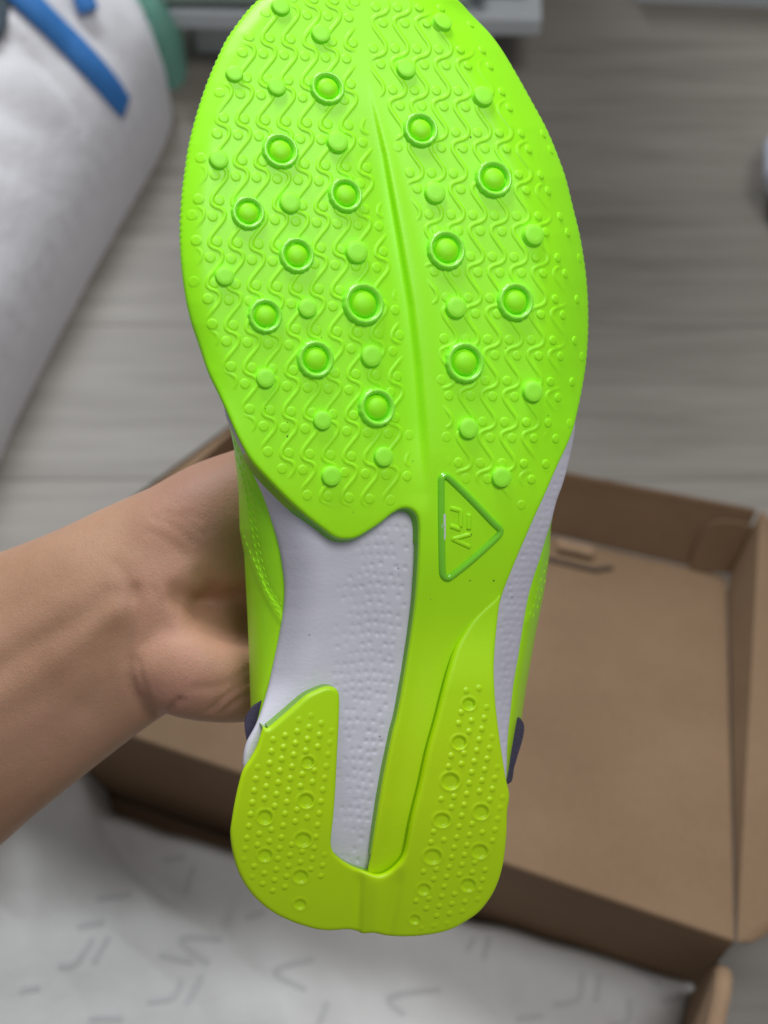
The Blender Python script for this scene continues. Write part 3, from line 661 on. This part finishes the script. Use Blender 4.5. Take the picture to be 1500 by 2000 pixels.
for side, ref, ctl, sx_, e1, e2, dots in ((-1, (422.2, 472.0), CTL_L, 40.7, np.array([1, .060]), np.array([-.055, 1]), [(5, 0), (-33, 108)]),
                                          (1, (927.2, 527.7), CTL_R, 42.6, np.array([1, .018]), np.array([-.058, 1]), [(22, 14), (-34, 184)])):
    e1 = e1 / np.linalg.norm(e1); e2 = e2 / np.linalg.norm(e2)
    for i in range(-12, 13):
        C = np.vstack([ctl + np.array([0, k * TP]) for k in range(-9, 9)]); C = catmull(C, 5)
        P = np.array(ref) + np.outer(C[:, 0] + i * sx_, e1) + np.outer(C[:, 1], e2)
        P = P[(P[:, 1] > -45) & (P[:, 1] < 1010)]; f = fade(P, side)
        ok = f > 0.04; st = None
        for k in range(len(P) + 1):
            if k < len(P) and ok[k]: st = k if st is None else st
            elif st is not None:
                if k - st > 5: ridges.append((P[st:k], f[st:k]))
                st = None
        for k in range(-9, 9):
            for dx, dy in dots:
                q_ = np.array(ref) + (dx / 3.409 + i * sx_) * e1 + (dy / 3.409 + k * TP) * e2
                if -45 < q_[1] < 1010: nubs.append((*q_, side))
prof = np.array([-1, -.76, -.48, 0, .48, .76, 1.]); ph_ = np.array([0, .45, .93, 1, .93, .45, 0])
RH, RW = 0.00030, 5.2
for P, f in ridges:
    tg = np.gradient(P, axis=0); tg /= np.linalg.norm(tg, axis=1)[:, None] + 1e-9; nn = np.stack([-tg[:, 1], tg[:, 0]], 1)
    n = len(P); Q = (P[:, None, :] + nn[:, None, :] * (prof * RW)[None, :, None]).reshape(-1, 2)
    V = place(Q[:, 0], Q[:, 1], Zfore(Q[:, 0], Q[:, 1])); hh = (RH * ph_[None, :] * f[:, None] - 0.00004).ravel(); V = V + NZ * hh[:, None]
    F = [[i * 7 + k, i * 7 + k + 1, (i + 1) * 7 + k + 1, (i + 1) * 7 + k] for i in range(n - 1) for k in range(6)]
    F = [q_[::-1] for q_ in F]
    obj('wave_ridge', mesh_np('wave_ridge', V, F, M_NUB), SHOE)
nub_prof = [(1.0, -.06), (.93, .04), (.84, .22), (.74, .33), (.60, .37), (.12, .39)]
nub_me = lathe('nub', nub_prof, 14, M_NUB)
NB = np.array(nubs); keep = np.zeros(len(NB), bool); fn = np.zeros(len(NB))
for s_i in (-1, 1):
    m = NB[:, 2] == s_i; fn[m] = fade(NB[m][:, :2], s_i, True)
keep = (fn > 0.12) & stud_clear(NB[:, :2], 4); NB = NB[keep]; fn = fn[keep]
xr_ = np.interp(NB[:, 1], XRR[:, 0], XRR[:, 1]); near = (xr_ - NB[:, 0]) < 110
order = np.argsort(-(fn + 0.001 * NB[:, 1]))
rest_V, rest_F, nv = [], [], 0
base_v = np.array([v.co[:] for v in nub_me.vertices]); base_f = [list(p_.vertices) for p_ in nub_me.polygons]
for c_i, k in enumerate(order):
    x, y = NB[k, :2]; amp = 0.62 if not near[k] else 1.05
    M = mat_at(x, y, Zfore, 11.0 * PXM * (1 if not near[k] else .95), 0, 0, 10.4 * PXM * 0.62 * amp * (0.35 + 0.65 * fn[k]))
    if c_i < 290: obj('nub', nub_me, SHOE, M)
    else:
        Mn = np.array(M); rest_V.append(base_v @ Mn[:3, :3].T + Mn[:3, 3]); rest_F += [[q_ + nv for q_ in f_] for f_ in base_f]; nv += len(base_v)
if rest_V: tag(obj('nub_field', mesh_np('nub_field', np.vstack(rest_V), rest_F, M_NUB), SHOE), kind='stuff')
# heel bumps
bump_me = lathe('grip_bump', [(1.0, -.06), (.88, .03), (.72, .2), (.5, .42), (.28, .54), (.1, .58)], 12, lime_mat('lime_bump', rough=0.36))
hb = []
for i in range(-14, 15):
    for j in range(-14, 15):
        hb.append((604 - 3.4 * j - 23.5 * i, 1421 + 23.0 * j + 8.0 * i, -1)); hb.append((892 - 4.9 * j + 25 * i, 1636 + 21.2 * j - 5.0 * i, 1))
hb = np.array(hb, float)
# rows close up a little where the heel curls away
for s_i in (-1, 1):
    m = (hb[:, 2] == s_i) & (hb[:, 1] > 1640); hb[m, 1] = 1640 + (hb[m, 1] - 1640) * 0.90
d, _ = dist_to(hb[:, :2], HOB); okh = inside(hb[:, :2], HOB) & (d > 12) & (hb[:, 1] > 1290)
lx = np.interp(hb[:, 1], [1330, 1450, 1562, 1646, 1726, 1810], [903, 884, 858, 838, 820, 800])
okh &= np.where(hb[:, 2] < 0, (hb[:, 0] < 650) & (hb[:, 1] > 1390), (hb[:, 0] > lx))
for x, y, r_ in HOLES: okh &= np.hypot(hb[:, 0] - x, hb[:, 1] - y) > r_ + 8
fd = sstep(10, 34, d) * np.where(hb[:, 2] > 0, sstep(1280, 1400, hb[:, 1]), sstep(1385, 1440, hb[:, 1]))
for k in np.nonzero(okh & (fd > .08))[0]:
    obj('grip_bump', bump_me, SHOE, mat_at(hb[k, 0], hb[k, 1], lambda a, c: Zheel(a, c), 8.2 * PXM, 0, 0, 8.6 * PXM * (0.15 + .32 * fd[k])))

# dust specks caught on the rubber
M_DUST, nt, b = new_mat('dark_dust'); b.inputs['Base Color'].default_value = (0.05, 0.06, 0.03, 1); b.inputs['Roughness'].default_value = 0.9
dv_, df_ = [], []
for x, y, r_ in [(919, 268, 1.6), (895, 292, 1), (561, 852, 1.6), (561, 825, 1), (518, 798, 1), (733, 935, 1.4), (988, 680, 1.2), (1007, 757, 1.4), (918, 1134, 1.3), (964, 1134, 1.7), (920, 1044, 1.6), (1070, 812, 1), (628, 660, 1), (460, 560, 1), (806, 900, 1), (1000, 1166, 1.2), (841, 1170, .9), (690, 1000, .9), (604, 1240, 1.1), (742, 1438, 1.3), (778, 1110, 1.2)]:
    foam = (y > 1050 and x < 800) or (x, y) == (1000, 1166)
    P0 = place(np.array([x]), np.array([y]), (Zmid if foam else Zfore)(np.array([float(x)]), np.array([float(y)])))[0] + NZ * 0.00008
    n0 = len(dv_)
    for k in range(7): dv_.append(P0 + r_ * PXM * np.array([math.cos(k * .9) * (1 + .3 * math.sin(k * 5 + x)), math.sin(k * .9) * (1 + .3 * math.cos(k * 4 + y)), -0.3 * math.cos(k * .9)]))
    dv_.append(P0 + NZ * r_ * PXM * .6)
    df_ += [[n0 + k, n0 + (k + 1) % 7, n0 + 7] for k in range(7)]
tag(obj('dust_specks', mesh_np('dust_specks', np.array(dv_), df_, M_DUST), SHOE), kind='stuff')

# embossed triangle badge with its letters
def tube(name, path, rpx, Zf, mat, lift, closed=True, flat=1.0, seg=10, parent=SHOE):
    c = resample(np.asarray(path, float), 3.0, closed); n = len(c)
    tg = (np.roll(c, -1, 0) - np.roll(c, 1, 0)) if closed else np.gradient(c, axis=0); tg /= np.linalg.norm(tg, axis=1)[:, None]; nn = np.stack([-tg[:, 1], tg[:, 0]], 1)
    V = []
    for k in range(seg):
        a = 2 * math.pi * k / seg; q_ = c + nn * (rpx * math.cos(a)); P = place(q_[:, 0], q_[:, 1], Zf(c[:, 0], c[:, 1])); V.append(P + NZ * (lift + rpx * PXM * flat * math.sin(a)))
    V = np.vstack(V); m = n if closed else n - 1
    F = [[k * n + i, k * n + (i + 1) % n, ((k + 1) % seg) * n + (i + 1) % n, ((k + 1) % seg) * n + i] for k in range(seg) for i in range(m)]
    if not closed: F += [[k * n for k in range(seg)], [k * n + n - 1 for k in range(seg)][::-1]]
    me = mesh_np(name, V, F, mat); bm = bmesh.new(); bm.from_mesh(me); bmesh.ops.recalc_face_normals(bm, faces=bm.faces); bm.to_mesh(me); bm.free()
    return obj(name, me, parent)
M_FRAME = lime_mat('lime_badge_frame', rough=0.14, fore=(0.17, 0.62, 0.01), heel=(0.20, 0.60, 0.01), spec=0.9)
tri = catmull([(861, 945), (862, 932), (870, 930), (880, 937), (920, 976), (960, 1018), (975, 1033), (975, 1042), (962, 1056), (920, 1094), (885, 1122), (875, 1128), (866, 1124), (863, 1110), (862, 1060), (861, 1000)], 6, True)
BADGE = tube('badge_frame', tri, 7.2, Zfore, M_FRAME, 0.0001, True, 0.75)
def stroke(pts, wpx, name='badge_letter'):
    c = [(840 + x / 8.333, 910 + y / 8.333) for x, y in pts]
    tube(name, resample(np.array(c), 2, False), wpx, Zfore, M_NUB, 0.0001, False, 0.42, 8, BADGE)
stroke([(335, 685), (492, 728), (485, 1000)], 5.0)
stroke([(625, 780), (622, 1040)], 5.0)
stroke([(335, 975), (495, 1035)], 5.0)
stroke([(655, 1105), (360, 1185), (655, 1320)], 5.0)
def chip(pts, name='scuff'):
    c = np.array([(840 + x / 8.333, 910 + y / 8.333) for x, y in pts]); k = len(c)
    P = place(c[:, 0], c[:, 1], Zfore(c[:, 0], c[:, 1])); V = np.vstack([P + NZ * 0.00092, P + NZ * 0.0003])
    F = [list(range(k)), list(range(2 * k - 1, k - 1, -1))] + [[i, (i + 1) % k, k + (i + 1) % k, k + i] for i in range(k)]
    obj(name, mesh_np(name, V, F, M_CHIP, False), BADGE)
chip([(195, 780), (240, 782), (238, 1000), (240, 1140), (225, 1215), (205, 1180), (195, 1060), (172, 970), (195, 900)])
# ------------------------------------------------------------------ upper
UL = np.array([(30, 590), (100, 500), (200, 440), (400, 400), (600, 405), (760, 432), (814, 444), (875, 457), (963, 466), (1035, 468), (1083, 477), (1200, 483), (1300, 487), (1400, 490), (1450, 492), (1600, 505), (1700, 530), (1770, 585), (1790, 640)], float)
UR = np.array([(30, 850), (100, 925), (200, 1000), (400, 1075), (600, 1108), (800, 1118), (900, 1105), (960, 1088), (1028, 1076), (1078, 1074), (1161, 1062), (1244, 1045), (1348, 1027), (1404, 1019), (1500, 998), (1600, 970), (1700, 940), (1770, 880), (1790, 820)], float)
pys = np.unique(np.r_[np.linspace(30, 800, 60), np.linspace(800, 1450, 130), np.linspace(1450, 1790, 40)])
rowsV = []
for y in pys:
    xl, xr = np.interp(y, UL[:, 0], UL[:, 1]), np.interp(y, UR[:, 0], UR[:, 1])
    wl = np.interp(y, WLa[:, 0], WLa[:, 1]) + 5 if y > 790 else xl + 30; wr = np.interp(y, WRa[:, 0], WRa[:, 1]) - 5 if y > 790 else xr - 30
    wl = max(wl, xl + 6); wr = min(wr, xr - 6)
    d0l = D - base_z(wl, y) + 0.0100; d0r = D - base_z(wr, y) + 0.0112
    backd = np.interp(y, [30, 300, 700, 1000, 1200, 1500, 1790], [0.020, 0.034, 0.046, 0.056, 0.066, 0.070, 0.060])
    d1l = d0l + 0.016; d1r = d0r + 0.016; cm = (xl + xr) / 2
    row = []
    for a in np.linspace(0, math.pi / 2, 26): row.append((wl + (xl - wl) * math.sin(a), d0l + (d1l - d0l) * (1 - math.cos(a)) ** .9))
    for a in np.linspace(0, math.pi, 34)[1:-1]:
        hx = (xr - xl) / 2; row.append((cm - hx * math.cos(a) * (1 - .10 * math.sin(a)), (d1l * (1 + math.cos(a)) / 2 + d1r * (1 - math.cos(a)) / 2) + (backd - .016) * math.sin(a) ** .8))
    for a in np.linspace(math.pi / 2, 0, 26): row.append((wr + (xr - wr) * math.sin(a), d0r + (d1r - d0r) * (1 - math.cos(a)) ** .9))
    rowsV.append(row)
RV = np.array(rowsV); ny, nx = RV.shape[:2]; yy = np.repeat(pys[:, None], nx, 1)
# overlay panel edge and its seam: a real raised step on the quarter
SEAM_L = np.array([(449, 852), (466, 890), (480, 935), (491, 990), (500, 1050), (510, 1100), (524, 1150), (556, 1194)])
SEAM_L2 = np.array([(468, 1035), (479, 1066), (494, 1100), (512, 1145), (530, 1180), (549, 1212)])
SEAM_R = np.array([(1077, 1085), (1068, 1120), (1056, 1150), (1046, 1190), (1030, 1215)])
PP = np.stack([RV[..., 0].ravel(), yy.ravel()], 1)
def seam_h(P):
    h = 0.0005 * sstep(-3, 3, 5 - poly_dist(P, SEAM_L2)) - 0.0004 * np.exp(-(poly_dist(P, SEAM_L) / 3.5) ** 2)
    h = h - 0.0004 * np.exp(-(poly_dist(P, np.array([(452, 860), (470, 905), (500, 965), (520, 1010)])) / 3.0) ** 2) + 0.0005 * np.exp(-(poly_dist(P, SEAM_R) / 8) ** 2)
    return h
hs_ = seam_h(PP).reshape(ny, nx); front = np.zeros(nx, bool); front[:26] = True; front[-26:] = True
dd = RV[..., 1] - hs_ * front[None, :]
V = cam_pt(RV[..., 0].ravel(), yy.ravel(), dd.ravel()); V[:, 2] += D
idx = np.arange(ny * nx).reshape(ny, nx); F = np.stack([idx[:-1, :-1], idx[1:, :-1], idx[1:, 1:], idx[:-1, 1:]], -1).reshape(-1, 4).tolist()
F += [list(idx[0, :]), list(idx[-1, ::-1])]
upper = obj('upper', mesh_np('upper', V, F, M_UPPER), SHOE)
UB = BVHTree.FromPolygons([Vector(v_) for v_ in V], F)
def up_hit(px, py):
    d = Vector(((px - 750) / FPX, (1000 - py) / FPX, -1.0)).normalized(); h = UB.ray_cast(Vector((0, 0, D)), d); return h[0], h[1]
st_me = lathe('stitch', [(1, -.2), (.9, .35), (.6, .7), (.2, .85)], 8, M_SEAM)
for L_, off in ((SEAM_L, 5), (SEAM_L, -3), (SEAM_L2, -4), (SEAM_R, 6), (SEAM_R, -2)):
    c = resample(catmull(L_, 6), 15, False); tg = np.gradient(c, axis=0); tg /= np.linalg.norm(tg, axis=1)[:, None]; nn = np.stack([-tg[:, 1], tg[:, 0]], 1); c = c + nn * off
    for p_, t_ in zip(c[1:-1], tg[1:-1]):
        h, n_ = up_hit(*p_)
        if h is None: continue
        if n_.z < 0: n_ = -n_
        T = Vector((t_[0], -t_[1], 0)); T = (T - n_ * T.dot(n_)).normalized(); W = n_.cross(T)
        a, b_, c_2 = 0.0008, 0.00026, 0.00022
        obj('stitch', st_me, upper, Matrix([[T[0] * a, W[0] * b_, n_[0] * c_2, h[0]], [T[1] * a, W[1] * b_, n_[1] * c_2, h[1]], [T[2] * a, W[2] * b_, n_[2] * c_2, h[2]], [0, 0, 0, 1]]))
# dark heel counters at both sides
def counter(pts, depth, th):
    c = catmull(pts, 5, True); k = len(c); dpt = D - base_z(c[:, 0], c[:, 1]) + depth
    P = cam_pt(c[:, 0], c[:, 1], dpt); P[:, 2] += D; Q = P.copy(); Q[:, 2] -= th
    cen = P.mean(0); P2 = cen + (P - cen) * .95; P2[:, 2] += 0.0012
    V = np.vstack([P2, P, Q]); F = [list(range(k))] + [[r_ * k + i, r_ * k + (i + 1) % k, (r_ + 1) * k + (i + 1) % k, (r_ + 1) * k + i] for r_ in range(2) for i in range(k)] + [list(range(3 * k - 1, 2 * k - 1, -1))]
    me = mesh_np('heel_counter', V, F, M_NAVY, False); bm = bmesh.new(); bm.from_mesh(me); bmesh.ops.recalc_face_normals(bm, faces=bm.faces); bm.to_mesh(me); bm.free()
    obj('heel_counter', me, SHOE)
counter([(522, 1364), (504, 1372), (489, 1385), (479, 1401), (477.5, 1418), (480, 1437), (486, 1462), (500, 1500), (560, 1480), (570, 1400)], 0.013, 0.02)
counter([(994, 1388), (1008, 1397), (1020, 1408), (1024, 1422), (1021, 1443), (1013, 1470), (1004, 1500), (995, 1530), (950, 1520), (940, 1420)], 0.016, 0.02)

# ------------------------------------------------------------------ the arm and hand
M_SKIN, nt, b = new_mat('skin')
nz = noise(nt, 22, 5, 0.6); r = ramp(nt, nz.outputs[0], [(0.28, (0.36, 0.196, 0.116)), (0.52, (0.43, 0.243, 0.150)), (0.74, (0.48, 0.258, 0.182))])
tcx = N(nt, 'ShaderNodeTexCoord'); sx = N(nt, 'ShaderNodeSeparateXYZ'); nt.links.new(tcx.outputs['Object'], sx.inputs[0])
nzp = noise(nt, 55, 3, 0.6); mra = N(nt, 'ShaderNodeMapRange'); mra.inputs[1].default_value = -0.088; mra.inputs[2].default_value = -0.066; mra.inputs[4].default_value = 0.75
nt.links.new(sx.outputs[0], mra.inputs[0]); mm = N(nt, 'ShaderNodeMath', operation='MULTIPLY'); nt.links.new(mra.outputs[0], mm.inputs[0]); nt.links.new(nzp.outputs[0], mm.inputs[1])
mxp = N(nt, 'ShaderNodeMix', data_type='RGBA'); nt.links.new(mm.outputs[0], mxp.inputs[0]); nt.links.new(r.outputs[0], mxp.inputs[6]); mxp.inputs[7].default_value = (0.56, 0.262, 0.205, 1)
nt.links.new(mxp.outputs[2], b.inputs['Base Color']); b.inputs['Specular IOR Level'].default_value = 0.35
b.inputs['Subsurface Weight'].default_value = 0.18; b.inputs['Subsurface Radius'].default_value = (1, .35, .2); b.inputs['Subsurface Scale'].default_value = 0.004
n2 = noise(nt, 420, 5, 0.7, stretch=(1, .55, 1)); n3 = N(nt, 'ShaderNodeTexVoronoi'); n3.feature = 'DISTANCE_TO_EDGE'; n3.inputs['Scale'].default_value = 900
tc3 = N(nt, 'ShaderNodeTexCoord'); nt.links.new(tc3.outputs['Object'], n3.inputs['Vector'])
ad = N(nt, 'ShaderNodeMath', operation='MULTIPLY_ADD'); ad.inputs[1].default_value = 0.5; nt.links.new(n3.outputs[0], ad.inputs[0]); nt.links.new(n2.outputs[0], ad.inputs[2])
bump(nt, b, ad.outputs[0], 0.34, 0.0007)
b.inputs['Roughness'].default_value = 0.55
tubesV, tubesF, tn = [], [], 0
def limb(path, seg=28):
    """path rows: px, py, depth, half-width across (px), half-thickness in depth (m)"""
    global tn
    Pm = np.array(path, float); Pm[:, 2] += D - 0.228; Pm[:, 4] *= 1.0; Q = catmull(Pm, 8)
    cen = cam_pt(Q[:, 0], Q[:, 1], Q[:, 2]); T = np.gradient(cen, axis=0); T /= np.linalg.norm(T, axis=1)[:, None]
    view = np.array([0, 0, 1.0]); Wd = np.cross(T, view); Wd /= np.linalg.norm(Wd, axis=1)[:, None] + 1e-9; Nn = np.cross(Wd, T)
    rows = []
    # rounded ends
    ext = [(0, -.8, .35), (0, -.45, .75)] ; n = len(Q)
    def ring(i, shift, k):
        a = np.arange(seg) * 2 * math.pi / seg; hw = Q[i, 3] / FPX * Q[i, 2] * k; ht = Q[i, 4] * k
        return cen[i] + T[i] * shift + np.outer(np.cos(a), Wd[i]) * hw + np.outer(np.sin(a), Nn[i]) * ht
    m0 = min(Q[0, 3] / FPX * Q[0, 2], Q[0, 4]); m1 = min(Q[-1, 3] / FPX * Q[-1, 2], Q[-1, 4])
    rows = [ring(0, -m0 * .95, .3), ring(0, -m0 * .7, .7)] + [ring(i, 0, 1) for i in range(n)] + [ring(n - 1, m1 * .7, .7), ring(n - 1, m1 * .95, .3)]
    V = np.vstack(rows); k = len(rows); F = [[r_ * seg + i, r_ * seg + (i + 1) % seg, (r_ + 1) * seg + (i + 1) % seg, (r_ + 1) * seg + i] for r_ in range(k - 1) for i in range(seg)]
    F += [list(range(seg))[::-1], [(k - 1) * seg + i for i in range(seg)]]
    tubesV.append(V); tubesF.extend([[q_ + tn for q_ in f_] for f_ in F]); tn += len(V)
AD = 0.283 + D - 0.228
limb([(-420, 1570, .33, 318, .040), (-230, 1470, .312, 292, .037), (-60, 1370, .296, 258, .032), (90, 1286, .288, 230, .028), (200, 1225, 0.283, 212, .025), (290, 1176, 0.283, 205, .024), (370, 1150, 0.283, 214, .022), (470, 1130, .290, 226, .020), (560, 1110, .298, 226, .016)])
limb([(300, 1290, .280, 92, .020), (360, 1292, .278, 108, .022), (430, 1305, .280, 106, .021), (520, 1310, .288, 96, .018), (620, 1310, .300, 76, .014)])      # heel of the hand
limb([(250, 1110, .286, 110, .022), (340, 1062, .284, 118, .022), (430, 1012, .285, 118, .021), (520, 960, .290, 100, .018), (600, 900, .300, 72, .013), (650, 830, .306, 60, .011), (672, 760, .306, 50, .0095)])  # thumb side
for fx in ([(540, 1060, .306), (660, 1010, .318), (770, 975, .318), (850, 960, .308), (905, 955, .298)], [(550, 1120, .310), (680, 1090, .328), (800, 1070, .330), (890, 1060, .318), (945, 1055, .304)],
           [(550, 1190, .310), (680, 1180, .330), (800, 1170, .332), (880, 1165, .322), (930, 1160, .308)], [(550, 1260, .308), (670, 1265, .326), (770, 1265, .328), (840, 1262, .320), (885, 1260, .308)]):
    limb([(x, y, z + 0.006, hw, hw * .3 / 1505 * .95) for (x, y, z), hw in zip(fx, (50, 48, 44, 41, 34))], 18)
me = mesh_np('person', np.vstack(tubesV), tubesF)
bm = bmesh.new(); bm.from_mesh(me); bmesh.ops.recalc_face_normals(bm, faces=bm.faces); bm.to_mesh(me); bm.free()
ARM = obj('person', me, None, CAMM)
md = ARM.modifiers.new('r', 'REMESH'); md.mode = 'VOXEL'; md.voxel_size = 0.0015
md = ARM.modifiers.new('s', 'SMOOTH'); md.iterations = 22; md.factor = 0.5
dg = bpy.context.evaluated_depsgraph_get(); me2 = bpy.data.meshes.new_from_object(ARM.evaluated_get(dg)); ARM.modifiers.clear(); ARM.data = me2; me2.name = 'person'
n = len(me2.vertices); co = np.empty(n * 3); me2.vertices.foreach_get('co', co); co = co.reshape(-1, 3); no = np.empty(n * 3); me2.vertices.foreach_get('normal', no); no = no.reshape(-1, 3)
sp = np.stack([750 + co[:, 0] / -co[:, 2] * FPX, 1000 - co[:, 1] / -co[:, 2] * FPX], 1); frontal = np.clip(no[:, 2] * 1.6, 0, 1)
dsp = np.zeros(n)
def crease(pts, wpx, amp):
    global dsp
    dsp += -amp * np.exp(-(poly_dist(sp, catmull(pts, 6)) / wpx) ** 2)
crease([(264, 1150), (262, 1185), (257, 1230), (249, 1280), (252, 1325), (266, 1360), (292, 1392)], 11, .0011)
crease([(268, 1290), (276, 1330), (288, 1365), (302, 1392)], 8, .0006)
crease([(352, 1366), (336, 1380), (322, 1396)], 5, .0012)
crease([(500, 1322), (455, 1350), (412, 1388)], 6, .0009); crease([(500, 1350), (460, 1372), (432, 1396)], 6, .0009); crease([(380, 1345), (440, 1338), (500, 1300)], 8, .0006)
crease([(228, 1105), (245, 1130), (258, 1165)], 14, .0006)
crease([(350, 1165), (400, 1182), (450, 1172), (520, 1150)], 22, .0026); crease([(405, 1185), (450, 1205), (520, 1215)], 40, .0075); crease([(440, 1160), (560, 1190)], 50, .006); crease([(395, 1120), (425, 1150)], 14, .0008)
crease([(228, 1250), (214, 1290), (200, 1330), (170, 1380)], 34, .0014); crease([(-40, 1330), (60, 1262), (150, 1212), (225, 1160)], 22, .0005)
crease([(-40, 1270), (80, 1205), (200, 1130)], 30, -.0004); crease([(-140, 1450), (60, 1330), (150, 1262), (222, 1190)], 26, -.0007); crease([(-140, 1530), (80, 1400), (170, 1330)], 30, -.0004)
for a_, b_, s_w in (((300, 1010), (380, 1060), 5), ((320, 1000), (400, 1045), 4), ((290, 1040), (360, 1085), 5), ((300, 1150), (320, 1230), 6), ((330, 1140), (345, 1210), 6), ((360, 1000), (420, 1040), 4)):
    crease([a_, ((a_[0] + b_[0]) / 2 + 6, (a_[1] + b_[1]) / 2 - 4), b_], s_w, .00035)
co2 = co + no * (dsp * frontal)[:, None]
me2.vertices.foreach_set('co', co2.ravel()); me2.materials.clear(); me2.materials.append(M_SKIN); me2.polygons.foreach_set('use_smooth', [True] * len(me2.polygons)); me2.update()
tag(ARM, 'bare forearm and hand of a person gripping the shoe from behind', 'person')
